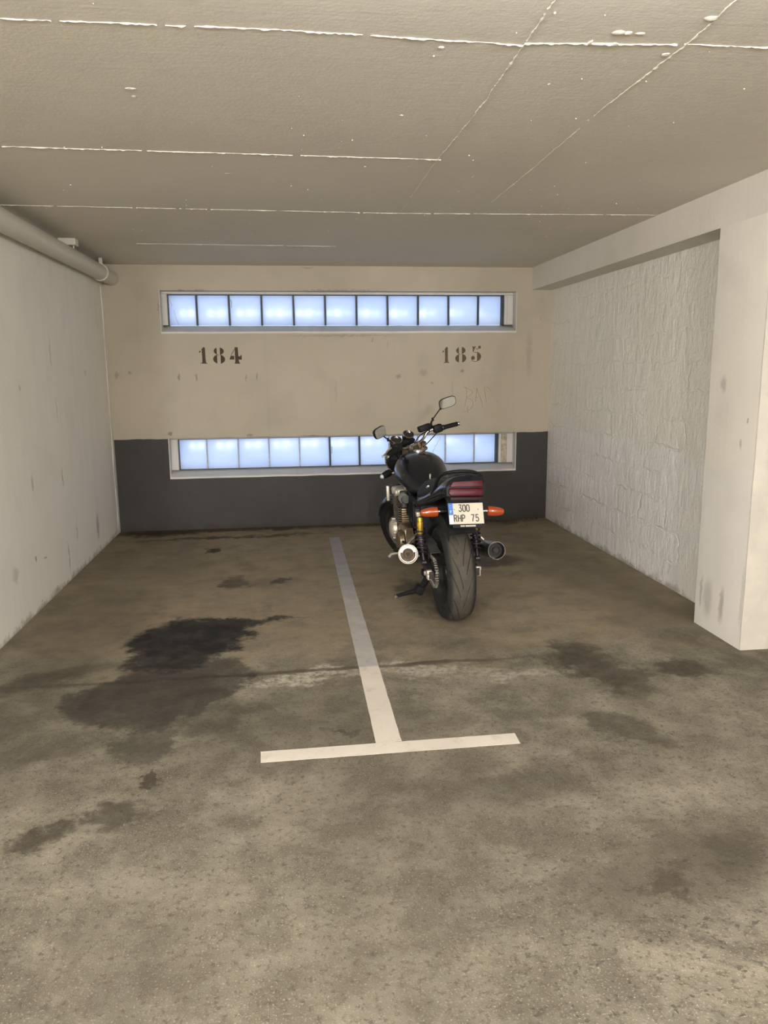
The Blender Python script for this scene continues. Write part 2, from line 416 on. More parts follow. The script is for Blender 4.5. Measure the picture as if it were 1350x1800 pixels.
def sub_left(t, c):
    sv = t.vmath('ADD', t.coord(), t.vmath('MULTIPLY', t.vmath('SUBTRACT', t.noise(16, 5, .7, col=True), (.5, .5, .5)), (0, .09, .12)))
    x, y, z = t.sep()
    band = t.math('MULTIPLY', t.rng(t.math('ADD', z, t.rng(t.noise(2, 4, .6), .3, .7, -.1, .1)), .95, .7, 0, .45, True), 1.0)
    c = t.mix(band, c, srgb(232, 228, 222))
    def bl(px, py, w, h, amt):
        d = ray(px, py); p = EYE + d*(XL/d.x)
        mp = t.new('ShaderNodeMapping', vector_type='TEXTURE'); mp.inputs['Location'].default_value = (XL, p.y, p.z); mp.inputs['Scale'].default_value = (1e3, w, h)
        t.link(sv, mp.inputs['Vector'])
        ln = t.new('ShaderNodeVectorMath', operation='LENGTH'); t.link(mp.outputs[0], ln.inputs[0])
        return t.rng(ln.outputs['Value'], 1.4, .4, 0, amt, True)
    s_ = t.maxall([bl(172, 925, .05, .12, .45), bl(88, 620, .012, .12, .35), bl(110, 840, .012, .08, .5), bl(57, 850, .02, .05, .4), bl(63, 982, .02, .012, .8), bl(80, 978, .03, .008, .8), bl(122, 980, .012, .12, .55),
                   bl(136, 935, .012, .10, .4), bl(35, 682, .015, .02, .5), bl(150, 655, .03, .03, .3), bl(28, 1010, .05, .05, .3), bl(100, 720, .012, .10, .3), bl(170, 560, .01, .25, .2), bl(75, 1058, .015, .02, .5)])
    c = t.mix(s_, c, srgb(104, 92, 72))
    old_or_dimmed = t.mix(t.rng(t.noise(4, 6, .65), .3, .7), srgb(168, 160, 147), srgb(186, 178, 165))   # darker colour offsets the strong lamp light on the aisle face
    c = t.mix(t.rng(y, Y1+.012, Y1+.004), c, old_or_dimmed)
    dirt = t.rng(t.math('ADD', z, t.rng(t.noise(9, 5, .7), .3, .7, -.04, .04)), .05, .0, 0, .6)
    return t.mix(dirt, c, srgb(110, 98, 80))

def mat_recess():
    t = NT('rough_rendered_blockwork')
    # brick coordinates: along the wall, up
    x, y, z = t.sep()
    wv = t.noise(6, 4, .6, col=True)
    cmb = t.new('ShaderNodeCombineXYZ'); t.link(y, cmb.inputs[0]); t.link(z, cmb.inputs[1])
    v = t.vmath('ADD', cmb.outputs[0], t.vmath('MULTIPLY', t.vmath('SUBTRACT', wv, (.5, .5, .5)), (.22, .11, 0)))
    br = t.new('ShaderNodeTexBrick'); t.link(v, br.inputs['Vector'])
    br.inputs['Scale'].default_value = 1; br.inputs['Brick Width'].default_value = .42; br.inputs['Row Height'].default_value = .205
    br.inputs['Mortar Size'].default_value = .016; br.inputs['Mortar Smooth'].default_value = .9
    n1 = t.noise(.8, 4); n2 = t.noise(9, 7, .65, vec=t.mapping(scale=(1, 1.3, .7))); n3 = t.noise(38, 6, .7); n5 = t.noise(3.2, 5, .6); n6 = t.noise(16, 5, .7, vec=t.mapping(scale=(1, 1.6, .5)), dist=.6)
    c = t.mix(t.rng(n1, .3, .7), srgb(230, 223, 210), srgb(238, 232, 221))
    c = t.mix(t.math('MULTIPLY', t.rng(n2, .55, .75), .3), c, srgb(206, 198, 182))
    c = sub_band(t, c, (240, 236, 230), (230, 225, 218))
    dirt = t.rng(t.math('ADD', z, t.rng(t.noise(9, 5, .7), .3, .7, -.05, .05)), .05, .0, 0, .55)
    c = t.mix(dirt, c, srgb(112, 100, 82))
    mort = t.math('MULTIPLY', t.math('MULTIPLY', br.outputs['Fac'], t.rng(n5, .42, .62)), t.rng(z, 1.9, .8, .55, 1.1))
    h = t.math('SUBTRACT', t.math('ADD', t.math('MULTIPLY', n2, 1.7), t.math('ADD', t.math('MULTIPLY', n3, .5), t.math('ADD', t.math('MULTIPLY', n6, .75), t.math('MULTIPLY', n5, 1.6)))), t.math('MULTIPLY', mort, .75))
    return t.out(c, .62, t.bump(h, .55, .022), spec=.35)

def mat_flat(name, col, rough=.5, metal=0, coat=0, var=.12, scale=14, bump=0, spec=.5, bscale=90):
    t = NT(name)
    n = t.noise(scale, 5, .6)
    dk = tuple(x*(1-var*1.6) for x in col[:3])+(1,); lt = tuple(min(1, x*(1+var)) for x in col[:3])+(1,)
    c = t.mix(t.rng(n, .3, .7), dk, lt)
    nm = t.bump(t.noise(bscale, 4, .6), bump, .003) if bump else None
    ro = t.rng(n, .3, .7, max(0, rough-.06), min(1, rough+.06))
    return t.out(c, ro, nm, metal, coat, spec)

def mat_line():
    t = NT('worn_white_road_paint')
    n1 = t.noise(9, 7, .7); n2 = t.noise(60, 4, .7); n3 = t.noise(2.2, 4)
    x, y, z = t.sep()
    c = t.mix(t.rng(n3, .3, .7), srgb(196, 186, 172), srgb(212, 202, 188))
    c = t.mix(t.math('MULTIPLY', t.rng(n1, .55, .74), .5), c, srgb(150, 139, 122))
    c = t.mix(t.math('MULTIPLY', t.rng(n2, .60, .72), .35), c, srgb(150, 140, 122))
    old_or_dimmed = t.rng(y, 3.94, 3.96)                       # the older, greyer coat beyond the slab joint
    c = t.mix(t.math('MULTIPLY', old_or_dimmed, t.rng(n1, .3, .65, .50, .85)), c, srgb(156, 152, 150))
    c = t.mix(t.rng(t.math('ADD', y, t.rng(n1, .3, .7, -.25, .25)), 5.0, 6.8, 0, .6), c, srgb(126, 126, 136))  # dirt and a bluish reflection coloured into the far end
    return t.out(c, .75, t.bump(t.math('ADD', n2, n1), .3, .003), spec=.3)

M = {}
M['floor'] = mat_floor()
M['ceiling'] = mat_ceiling()
M['back'] = mat_paint('cream_wall_with_grey_dado', srgb(168, 157, 137), srgb(178, 167, 148), drips=.16, bump=.16, sub=sub_back)
M['left'] = mat_paint('white_painted_rough_wall', srgb(226, 219, 206), srgb(233, 227, 216), drips=.22, bump=.42, sub=sub_left, axis='y')
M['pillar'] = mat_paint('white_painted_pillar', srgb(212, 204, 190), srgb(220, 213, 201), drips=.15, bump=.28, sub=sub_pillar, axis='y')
M['white'] = mat_paint('white_painted_concrete', srgb(200, 191, 175), srgb(208, 200, 186), drips=.1, bump=.25)
M['recess'] = mat_recess()
M['frame'] = mat_paint('whitewashed_window_frame', srgb(196, 190, 182), srgb(210, 205, 198), drips=.25, bump=.5)
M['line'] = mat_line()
M['pipe'] = mat_flat('painted_drain_pipe', srgb(202, 194, 179), .42, var=.04, bump=.12, scale=8)
M['stencil'] = mat_flat('stencil_paint', srgb(70, 58, 40), .8, var=.2, scale=40)
M['stencil_faded'] = mat_flat('faded_stencil_paint', srgb(92, 78, 56), .8, var=.22, scale=40)
M['pencil'] = mat_flat('faint_graffiti_line', srgb(158, 146, 122), .9, var=.05, scale=60)
M['crumbs'] = mat_flat('floor_dirt', srgb(70, 57, 42), .9, var=.35, scale=40, bump=.5)
M['bar_dark'] = mat_flat('dark_glazing_bar', srgb(58, 62, 62), .6, var=.2, scale=30)
M['bar_pale'] = mat_flat('grey_glazing_bar', srgb(186, 188, 192), .7, var=.15, scale=30)
M['rust_frame'] = mat_flat('flaking_frame_edge', srgb(182, 168, 146), .8, var=.3, scale=30, bump=.6)

def mat_glass(name):
    t = NT(name)
    n = t.noise(3, 4, .6, vec=t.mapping(scale=(.6, 1, 3)))
    tr = t.new('ShaderNodeBsdfTranslucent'); t.put(tr.inputs[0], t.mix(t.rng(n, .3, .7), (.90, .93, .99, 1), (.99, 1, 1, 1)))
    gl = t.new('ShaderNodeBsdfGlossy'); gl.inputs['Roughness'].default_value = .25
    mx = t.new('ShaderNodeMixShader'); mx.inputs[0].default_value = .05
    t.link(tr.outputs[0], mx.inputs[1]); t.link(gl.outputs[0], mx.inputs[2])
    t.link(mx.outputs[0], t.n['Material Output'].inputs[0])
    return t.m
M['glass'] = mat_glass('frosted_glass_block')

# ------------------------------------------------------------------ the setting
def slab(name, boxes, mat, parent=None, kind='structure', bev=0):
    bm = NB()
    for (x0, x1, y0, y1, z0, z1) in boxes:
        box(bm, ((x0+x1)/2, (y0+y1)/2, (z0+z1)/2), (x1-x0, y1-y0, z1-z0), bev=bev)
    return link(name, bm, mat, parent, smooth=False, kind=kind)

WX0, WX1, RY = -6.0, 6.6, -3.6
slab('floor', [(WX0, WX1, RY, D+.4, -.12, 0)], M['floor'])
ceil = slab('ceiling', [(WX0, WX1, RY, D+.4, H, H+.12)], M['ceiling'])

# upper and lower strip windows: opening in the wall face (x0, x1, z0, z1)
UP = (-1.205, 2.372, 1.976, 2.374)
LO = (-1.200, 2.398, 0.540, DADO)
TH = .30
slab('wall_back', [(WX0, WX1, D, D+TH, UP[3], H), (WX0, WX1, D, D+TH, LO[3], UP[2]), (WX0, WX1, D, D+TH, 0, LO[2]),
    (WX0, UP[0], D, D+TH, UP[2], UP[3]), (UP[1], WX1, D, D+TH, UP[2], UP[3]),
    (WX0, LO[0], D, D+TH, LO[2], LO[3]), (LO[1], WX1, D, D+TH, LO[2], LO[3])], M['back'])
slab('wall_left', [(XL-.22, XL, Y0, D, 0, H), (XL-.5, XL, Y1, Y0, 0, H)], M['left'])
slab('wall_right', [(XR, XR+.2, Y0-.1, D, 0, H)], M['recess'])
slab('wall_rear', [(WX0, WX1, RY-.1, RY, 0, H)], M['white'])
slab('wall_far_left', [(WX0-.1, WX0, RY, D, 0, H)], M['white'])
slab('wall_far_right', [(WX1, WX1+.1, RY, D, 0, H)], M['white'])

# beam and pillar on the right, the pillar edge slightly chipped
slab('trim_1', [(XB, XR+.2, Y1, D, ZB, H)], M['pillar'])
def pillar():
    bm = NB()
    n = 46
    prof = []
    for i in range(n+1):
        z = ZB*i/n
        ch = .006+.010*max(0, noise.noise((0, 3.1, z*9)))*(1.6 if z < .9 else .7)
        prof.append((z, ch))
    secs = []
    for z, ch in prof:
        c2 = .006+.004*noise.noise((4, 1, z*8))
        w = .003*noise.noise((9, 2, z*4))
        secs.append([(XB+w, Y0, z), (XB+w, Y1+ch*1.5, z), (XB+w+ch*.35, Y1+ch*.4, z), (XB+ch*1.5, Y1, z), (XB+.52, Y1, z), (XB+.52, Y0, z)])
    loft(bm, secs)
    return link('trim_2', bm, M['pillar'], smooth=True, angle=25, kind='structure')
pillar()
# uneven plastered arris where the left wall meets the back wall
bm = NB()
tube(bm, [(XL-.004+.006*noise.noise((0, z*3, 1)), D-.10+.02*noise.noise((3, z*2.2, 5)), z) for z in [i*.06 for i in range(0, 41)]], [.008+.006*noise.noise((7, i*.5, 2)) for i in range(41)], 8)
link('trim_3', bm, M['left'], kind='structure')

def window(name, op, divs, dark, gx0, gx1, gz0, gz1):
    """recessed strip of square frosted panes in a whitewashed frame; opening op, glass rectangle g.."""
    x0, x1, z0, z1 = op
    yb, yg = D+.115, D+.185
    root = bpy.data.objects.new(name, None); root.location = (0, 0, 0); COL.objects.link(root); root['kind'] = 'structure'
    # raised frame at the back of the opening
    bm = NB()
    def bar(a0, a1, c0, c1, yy=yb):
        nx = max(2, int((a1-a0)/.05)); nz = max(2, int((c1-c0)/.05))
        box(bm, ((a0+a1)/2, (yy+D+TH)/2, (c0+c1)/2), (a1-a0, D+TH-yy, c1-c0), bev=.006)
    bar(x0, x1, gz1, z1+.001); bar(x0, gx0, gz0, gz1); bar(gx1, x1, gz0, gz1)
    link('window_frame', bm, M['frame'], root, smooth=False)
    bm = NB(); n = 60; secs = []                        # sloping sill, trowelled unevenly
    for i in range(n+1):
        x = x0+(x1-x0)*i/n; w = .004*noise.noise((x*5, z0*7, 1)); w2 = .003*noise.noise((x*9, z0*3, 4))
        secs.append([(x, D-.004, z0-.012+w), (x, D-.004, z0+.006+w), (x, yg-.012, gz0-.004+w2), (x, yg+.03, gz0-.002), (x, D+TH, gz0-.002), (x, D+TH, z0-.01), (x, D+.01, z0-.012+w)])
    loft(bm, secs); link('window_sill', bm, M['frame'], root, angle=30)
    # plaster lining of the reveal, whitewashed like the frame
    bm = NB()
    e = .006
    for (a, b, c, d) in ((x0, x0+e, z0, z1), (x1-e, x1, z0, z1)):
        nseg = 1
        box(bm, ((a+b)/2, (D-.002+yb)/2, (c+d)/2), (b-a, yb-D+.002, d-c))
    link('reveal_lining', bm, M['frame'], root, smooth=False)
    # panes: bevelled glass blocks
    bm = NB(); xs = [gx0]+[on_wall(px, 545 if op is UP else 800, yg).x for px in divs]+[gx1]
    for a, b in zip(xs, xs[1:]):
        box(bm, ((a+b)/2, yg+.02, (gz0+gz1)/2), (b-a-.008, .03, gz1-gz0-.004), bev=.008)
    link('glass_panes', bm, M['glass'], root)
    for pick, nm, mt in ((True, 'dark_glazing_bars', M['bar_dark']), (False, 'glazing_bars', M['bar_pale'])):
        bm = NB(); k = 0
        for i, xx in enumerate(xs[1:-1]):
            if (i in dark) == pick:
                box(bm, (xx, yg+.005, (gz0+gz1)/2), (.019 if pick else .013, .04, gz1-gz0), rot=(0, R(random.uniform(-.5, .5)), 0)); k += 1
        if pick:
            box(bm, (gx1+.0, yg-.02, (gz0+gz1)/2), (.05, .05, gz1-gz0))
            box(bm, (gx0, yg-.01, (gz0+gz1)/2), (.014, .05, gz1-gz0))
            box(bm, ((gx0+gx1)/2, yg, gz1), (gx1-gx0, .04, .016)); k += 1
            if op is LO: box(bm, ((gx0+gx1)/2, yg-.03, gz0), (gx1-gx0, .02, .008))
        if k: link(nm, bm, mt, root, smooth=False)
        else: bm.free()
    bm = NB()
    box(bm, (gx1+.055, yb-.006, (gz0+gz1)/2), (.060, .02, gz1-gz0-.01), bev=.004)
    link('frame_edge', bm, M['rust_frame'] if op is LO else M['frame'], root, smooth=False)
    return root
w1 = window('window_1', UP, (346, 403, 460, 516, 571.5, 626.5, 681, 734.5, 788, 840), set(range(20)), -1.150, 2.275, 2.050, 2.352)
w2 = window('window_2', LO, (364.5, 419.5, 473.5, 527, 580, 632, 684, 734, 782.5, 833), {4, 5}, -1.125, 2.240, .602, .916)
def crack(parent, pts, Y, r=.0022):
    bm = NB(); tube(bm, [on_wall(px, py, Y) for px, py in pts], r, 5)
    link('glass_crack', bm, M['bar_pale'], parent)
crack(w2, [(773, 767), (774, 772), (769, 777), (768, 781), (764, 785), (764, 789), (761, 791), (761, 797)], D+.186)
crack(w1, [(296, 524), (300, 531), (303, 538)], D+.186, .0016)
crack(w1, [(306, 545), (309, 558), (314, 571)], D+.186, .0016)
crack(w1, [(404, 526), (407, 531), (407, 541)], D+.184, .004)
crack(w2, [(583, 785), (583, 797)], D+.184, .004)

# rough mortar ridges left by the shuttering boards on the ceiling
def ridge(pts, w=.010, h=.006, seed=0, gaps=.0, name='seam_ridge'):
    w *= .62; h *= .62
    bm = NB(); P = [Vector((p[0], p[1], H)) for p in pts]
    L = []
    for a, b in zip(P, P[1:]):
        n = max(2, int((b-a).length/.012))
        L += [a+(b-a)*(i/n) for i in range(n)]
    L.append(P[-1]); prev = None
    for i, p in enumerate(L):
        d = (L[min(i+1, len(L)-1)]-L[max(0, i-1)]).normalized(); s_ = Vector((-d.y, d.x, 0))
        k = noise.noise((seed, i*.11, 0)); k2 = noise.noise((seed+5, i*.7, 3))
        if gaps and noise.noise((seed+9, i*.035, 1)) > 1-gaps: prev = None; continue
        k3 = noise.noise((seed+11, i*1.9, 2)); ww = w*(.6+.6*k+.6*k2+.5*k3); hh = h*(.75+.6*k2+.5*k+.6*k3)
        ww = max(ww*random.uniform(.55, 1.35), .0012); hh = max(hh*random.uniform(.45, 1.3), .0006)
        c = p + s_*(.006*noise.noise((seed+2, i*.09, 7))+random.uniform(-.0022, .0022))
        if random.random() < .02: prev = None; continue
        ring = [bm.verts.new(c-s_*ww+Vector((0, 0, .002))), bm.verts.new(c-s_*ww*.4-Vector((0, 0, hh))), bm.verts.new(c+s_*ww*.5-Vector((0, 0, hh*.9))), bm.verts.new(c+s_*ww+Vector((0, 0, .002)))]
        if prev:
            for q in range(3): bm.faces.new((prev[q], prev[q+1], ring[q+1], ring[q]))
        prev = ring
    return link(name, bm, M['ceiling'], ceil, angle=60)
ridge([(-1.7, 2.575), (.0, 2.555), (.78, 2.59)], .008, .007, 1, 0.45)
ridge([(.78, 2.575), (1.27, 2.535)], .010, .009, 2)
ridge([(1.29, 2.53), (2.5, 2.52)], .007, .007, 3, 0.43)
ridge([(-1.25, 3.905), (.785, 3.945)], .006, .007, 4, 0.46)
ridge([(-1.71, 5.2), (.76, 5.262), (2.52, 5.18)], .005, .006, 5, 0.48)
ridge([(-1.16, 6.625), (.44, 6.66)], .004, .005, 6, 0.37)
ridge([(.768, 1.8), (.782, 2.58), (.79, 3.25)], .009, .008, 7, 0.50)
ridge([(.79, 3.25), (.766, 3.99), (.774, 5.2)], .005, .005, 8, 0.37)
ridge([(1.268, 1.8), (1.298, 2.52), (1.278, 3.14)], .008, .008, 9, 0.50)
ridge([(1.278, 3.14), (1.29, 4.1), (1.292, 4.9)], .006, .006, 10, 0.45)
def lump(px, py, rx, ry, h, name='mortar_lump'):
    h *= .6
    p = on_z(px, py, H); t = bmesh.new(); bmesh.ops.create_icosphere(t, subdivisions=2, radius=1)
    for v in t.verts:
        q = v.co*(1+.35*noise.noise(v.co*1.7+Vector((px, py, 0))))
        v.co = Vector((p.x+q.x*rx, p.y+q.y*ry, H+q.z*h))
    return link(name, t, M['ceiling'], ceil)
for a in ((1088, 57, .020, .016, .010), (1104, 58, .014, .012, .010), (1126, 59, .016, .010, .006), (230, 156, .022, .012, .006), (236, 170, .010, .014, .004), (776, 83, .010, .008, .007), (706, 203, .008, .010, .006),
          (1250, 32, .022, .016, .010), (832, 311, .008, .030, .004), (767, 281, .014, .012, .008), (1078, 78, .018, .014, .008), (965, 148, .005, .008, .005), (1037, 75, .008, .020, .008), (1170, 96, .014, .016, .008), (400, 305, .014, .008, .004), (642, 293, .007, .006, .005)):
    lump(*a)
bm = NB()
for i in range(150):
    p = (random.uniform(-1.6, 2.4), random.uniform(1.9, 6.5)); s_ = random.uniform(.0015, .0042)
    bmesh.ops.create_icosphere(bm, subdivisions=1, radius=s_, matrix=Matrix.Translation((p[0], p[1], H-s_*.2)))
link('mortar_specks', bm, M['ceiling'], ceil, kind='stuff')

# crumbs of dirt swept against the back wall
bm = NB()
for i in range(260):
    x = random.uniform(XL+.05, XR-.1); y = D-.01-abs(random.gauss(0, .035)); s_ = random.uniform(.003, .010)
    t = bmesh.new(); bmesh.ops.create_icosphere(t, subdivisions=1, radius=s_)
    for v in t.verts: v.co = Vector((v.co.x*1.8+x, v.co.y+y, max(0, v.co.z*.6+s_*.3))) + Vector((random.uniform(-.2, .2)*s_, 0, 0))
    merge(bm, t)
dirt = link('dirt_crumbs', bm, M['crumbs'], kind='stuff')
tag(dirt, 'dark brown dirt crumbs along the foot of the grey painted back wall', 'dirt')

# ------------------------------------------------------------------ pipe on the left
AX, AZ, PR = -1.640, 2.485, .068
bm = NB()
lathe(bm, [(0, PR), (D-2.6-.0, PR)], (AX, 2.6, AZ), (0, 1, 0), 28)
pipe = link('ceiling_pipe', bm, M['pipe'])
tag(pipe, 'white painted drain pipe running under the ceiling along the left wall', 'pipe')
bm = NB()
lathe(bm, [(0, PR+.001), (0, PR+.010), (.04, PR+.010), (.04, PR+.001)], (AX, 7.42, AZ), (0, 1, 0), 28)
box(bm, (AX+.012, 7.44, AZ+PR+.028), (.03, .03, .058), bev=.004)
link('pipe_collar', bm, M['pipe'], pipe)
bm = NB()
box(bm, (-1.643, 6.45, 2.588), (.128, .10, .052), bev=.004)
link('hanger_plate', bm, M['white'], pipe, smooth=False)
for dx in (-.048, .038):
    bm = NB(); cyl(bm, (-1.643+dx, 6.45, AZ), (-1.643+dx, 6.45, 2.57), .0055, 10); link('hanger_rod', bm, M['white'], pipe)

# ------------------------------------------------------------------ floor paint and stencils
def quad_strip(bm, a, b, c, d, n, th=.0012):
    """thin slab between the sides a-b and d-c with slightly ragged edges"""
    A, B, C_, D_ = map(Vector, (a, b, c, d)); L, Rr = [], []
    for i in range(n+1):
        f = i/n; p = A+(B-A)*f; q = D_+(C_-D_)*f; s_ = (q-p).normalized()
        L.append(p+s_*.0025*noise.noise((i*.9, p.x*3, 1))); Rr.append(q+s_*.0025*noise.noise((i*.9, p.y*3, 4)))
    lo = [[bm.verts.new((v.x, v.y, .0001)) for v in S] for S in (L, Rr)]; up = [[bm.verts.new((v.x, v.y, th)) for v in S] for S in (L, Rr)]
    for i in range(n):
        bm.faces.new((up[0][i], up[0][i+1], up[1][i+1], up[1][i]))
        bm.faces.new((lo[0][i], lo[0][i+1], up[0][i+1], up[0][i])); bm.faces.new((lo[1][i], lo[1][i+1], up[1][i+1], up[1][i]))
    for i in (0, n): bm.faces.new((lo[0][i], up[0][i], up[1][i], lo[1][i]))
mk = bpy.data.objects.new('bay_marking', None); mk.location = (.39, 3.03, 0); COL.objects.link(mk)
tag(mk, 'worn white T-shaped parking bay line painted on the concrete floor', 'floor marking')
def mkpart(name, *q):
    bm = NB(); quad_strip(bm, *q)
    o = link(name, bm, M['line'], mk, smooth=False); o.matrix_parent_inverse = Matrix.Translation((-.39, -3.03, 0))
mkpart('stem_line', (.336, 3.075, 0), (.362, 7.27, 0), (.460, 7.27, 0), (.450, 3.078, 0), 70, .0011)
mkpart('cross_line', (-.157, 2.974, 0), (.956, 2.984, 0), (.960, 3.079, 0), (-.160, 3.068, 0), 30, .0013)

def seg_poly(cx, cy, rx, ry, side, cut, n=18):
    """segment of an ellipse left (side -1) or right (+1) of the vertical at cut"""
    k = max(-1, min(1, (cut-cx)/rx)); a0 = math.acos(k)
    if side > 0: an = [-a0+2*a0*i/n for i in range(n+1)]
    else: an = [a0+(2*PI-2*a0)*i/n for i in range(n+1)]
    return [(cx+rx*math.cos(a), cy+ry*math.sin(a)) for a in an]
def stroke_poly(c, w0, w1):
    """band around 2D centre points, width from w0 to w1"""
    P = [Vector(p) for p in c]; L, Rr = [], []
    for i, p in enumerate(P):
        d = (P[min(i+1, len(P)-1)]-P[max(0, i-1)]).normalized(); nn = Vector((-d.y, d.x)); w = w0+(w1-w0)*i/(len(P)-1)
        L.append(p+nn*w/2); Rr.append(p-nn*w/2)
    return [tuple(q) for q in L+Rr[::-1]]
def disc(cx, cy, r, n=16): return [(cx+r*math.cos(2*PI*i/n), cy+r*math.sin(2*PI*i/n)) for i in range(n)]
GLYPH = {
 '1': [[(.08, 0), (.46, 0), (.45, .03), (.38, .06), (.355, .3), (.35, .97), (.27, 1.0), (.19, .92), (.14, .84), (.165, .80), (.175, .3), (.165, .06), (.09, .03)],
       [(.0, .67), (.03, .655), (.10, .70), (.115, .77), (.06, .78), (.02, .74)]],
 '8': [seg_poly(.36, .76, .30, .22, -1, .235), seg_poly(.36, .76, .30, .22, 1, .425), seg_poly(.36, .27, .355, .275, -1, .245), seg_poly(.36, .27, .355, .275, 1, .455),
       [(.2, .60), (.36, .50), (.33, .49), (.17, .575)], [(.42, .52), (.58, .435), (.60, .46), (.43, .55)]],
 '4': [[(.32, .03), (.28, 0), (.68, 0), (.66, .03), (.60, .09), (.565, .25), (.72, .24), (.76, .24), (.765, .50), (.73, .57), (.70, .50), (.66, .45), (.56, .46), (.54, .97), (.50, 1.0), (.36, 1.0), (.345, .96), (.355, .1)],
       [(.0, .25), (.03, .25), (.30, .245), (.305, .47), (.09, .48), (.05, .36)], [(.12, .52), (.15, .51), (.33, .84), (.315, .89)]],
 '5': [[(.10, 1.0), (.16, .955), (.27, .95), (.34, 1.0), (.35, .97), (.26, .80), (.20, .64), (.14, .62), (.15, .80)], stroke_poly([(.36, .84), (.43, .79), (.52, .82)], .03, .05), disc(.60, .91, .095),
       seg_poly(.34, .33, .375, .30, 1, .44), [(.22, .60), (.30, .62), (.44, .595), (.46, .56), (.30, .585), (.24, .575)],
       disc(.17, .26, .125), stroke_poly([(.055, .23), (.09, .12), (.18, .05), (.30, .025), (.44, .045)], .03, .035)],
}
def number(txt, cells, name, label, mat, hts):
    root = bpy.data.objects.new('painted_number', None); COL.objects.link(root)
    p0 = on_wall(cells[0][0], hts[0][1], D); root.location = (p0.x, D, p0.z)
    tag(root, label, 'painted number', 'stencilled bay numbers on the back wall')
    for ch, (xa, xb), (ya, yb) in zip(txt, cells, hts):
        a = on_wall(xa, yb, D); b = on_wall(xb, yb, D); c = on_wall((xa+xb)/2, ya, D)
        hgt = c.z-(a.z+b.z)/2; wid = b.x-a.x
        gw = max(q[0] for g in GLYPH[ch] for q in g)
        bm = NB()
        for g in GLYPH[ch]:
            prism(bm, [(q[0]/gw*wid, q[1]*hgt) for q in g], (a.x, D-.0006, (a.z+b.z)/2), (1, 0, -.02 if txt == '184' else .02), (.0, 0, 1), .001)
        o = link('digit', bm, mat, root, smooth=False); o.matrix_parent_inverse = Matrix.Translation((-p0.x, -D, -p0.z))
number('184', [(350.5, 365), (375, 396), (403.5, 425.5)], 'n', 'dark stencilled number 184 on cream wall, left under the upper window', M['stencil'], [(610, 639)]*3)
number('185', [(777.5, 790), (800, 819.5), (827, 845.5)], 'n', 'brown stencilled number 185 on cream wall, right above the motorcycle mirror', M['stencil_faded'], [(610, 638), (609.5, 637.5), (608, 636.5)])
bm = NB()
def c3(x, y): return (760+x/10.385, 590+y/10.385)
for s_ in ([(575, 925), (622, 975), (625, 1060), (620, 1150), (590, 1290)], [(600, 940), (680, 980), (730, 1025), (715, 1065), (630, 1125), (700, 1160), (740, 1210), (730, 1290), (650, 1370), (545, 1388)], [(640, 1290), (650, 1410)],
           [(812, 950), (805, 1060), (788, 1200)], [(812, 955), (850, 1080), (900, 1200), (920, 1310)], [(770, 1135), (880, 1115)], [(1070, 1012), (1005, 935), (960, 930), (945, 960), (965, 1060), (985, 1225)]):
    pp = [on_wall(*c3(*q), D) for q in s_]
    tube(bm, [(q.x, D-.0004, q.z) for q in pp], .0045, 6, 4, flat=.25)
tag(link('graffiti', bm, M['pencil'], smooth=False), 'faint grey hand-drawn letters BAC scrawled on the cream wall below number 185', 'graffiti')

# ------------------------------------------------------------------ motorcycle
LEAN, HEAD = R(2.0), R(1.5)
moto = bpy.data.objects.new('motorcycle', None); COL.objects.link(moto)
moto.location = (1.03, 4.70, 0)
moto.rotation_mode = 'XYZ'
MR = Matrix.Rotation(HEAD, 3, 'Z') @ Matrix.Rotation(-LEAN, 3, 'Y')
moto.rotation_euler = MR.to_euler('XYZ')
tag(moto, 'black naked motorcycle leaning on its side stand, seen from behind', 'motorcycle')

def gloss(name, col, rough=.25, coat=1.0, metal=0, spec=.5): return mat_flat(name, col, rough, metal, coat, .08, 6, 0, spec)
M['paint'] = gloss('blue_black_lacquer', (.005, .006, .010, 1), .30, .5, 0, .4)
M['plastic'] = mat_flat('black_plastic', (.008, .008, .009, 1), .55, 0, 0, .15, 20, 0, .25)
M['fender'] = mat_flat('grey_black_plastic', (.012, .012, .0125, 1), .65, 0, 0, .2, 20, 0, .25)
M['vinyl'] = mat_flat('black_seat_vinyl', (.017, .018, .022, 1), .62, 0, 0, .12, 30, .25, .4, 400)
M['chrome'] = mat_flat('worn_chrome', (.78, .76, .72, 1), .14, 1, 0, .08, 30)
M['chrome_dull'] = mat_flat('dull_chrome', (.46, .44, .40, 1), .26, 1, 0, .15, 30)
M['alloy'] = mat_flat('aged_engine_alloy', (.30, .235, .155, 1), .40, .8, 0, .22, 30, .3)
M['alloy_pale'] = mat_flat('pale_cast_alloy', (.60, .53, .43, 1), .42, .5, 0, .12, 30, .2)
M['alloy_dark'] = mat_flat('dark_cast_alloy', (.055, .050, .045, 1), .5, .6, 0, .2, 30, .2)
M['steel'] = mat_flat('greasy_steel', (.30, .27, .22, 1), .4, .8, 0, .25, 60)
M['guard'] = mat_flat('grey_plastic_guard', (.048, .048, .046, 1), .55, 0, 0, .15, 30)
M['lip'] = mat_flat('pale_worn_lip', (.58, .50, .38, 1), .38, .35, 0, .1, 40)
M['dark_chrome'] = mat_flat('tarnished_dark_chrome', (.13, .12, .11, 1), .3, .9, 0, .2, 30)
M['gold'] = mat_flat('gold_anodised_metal', (.66, .42, .06, 1), .35, .7, 0, .1, 30)
M['rust'] = mat_flat('burnt_rusty_steel', (.13, .088, .055, 1), .7, .3, 0, .35, 50, .4)
M['soot'] = mat_flat('sooty_steel', (.035, .030, .026, 1), .75, .3, 0, .3, 50, .3)
M['spring'] = mat_flat('dark_spring_paint', (.017, .012, .015, 1), .45, 0, .1, .15, 30)
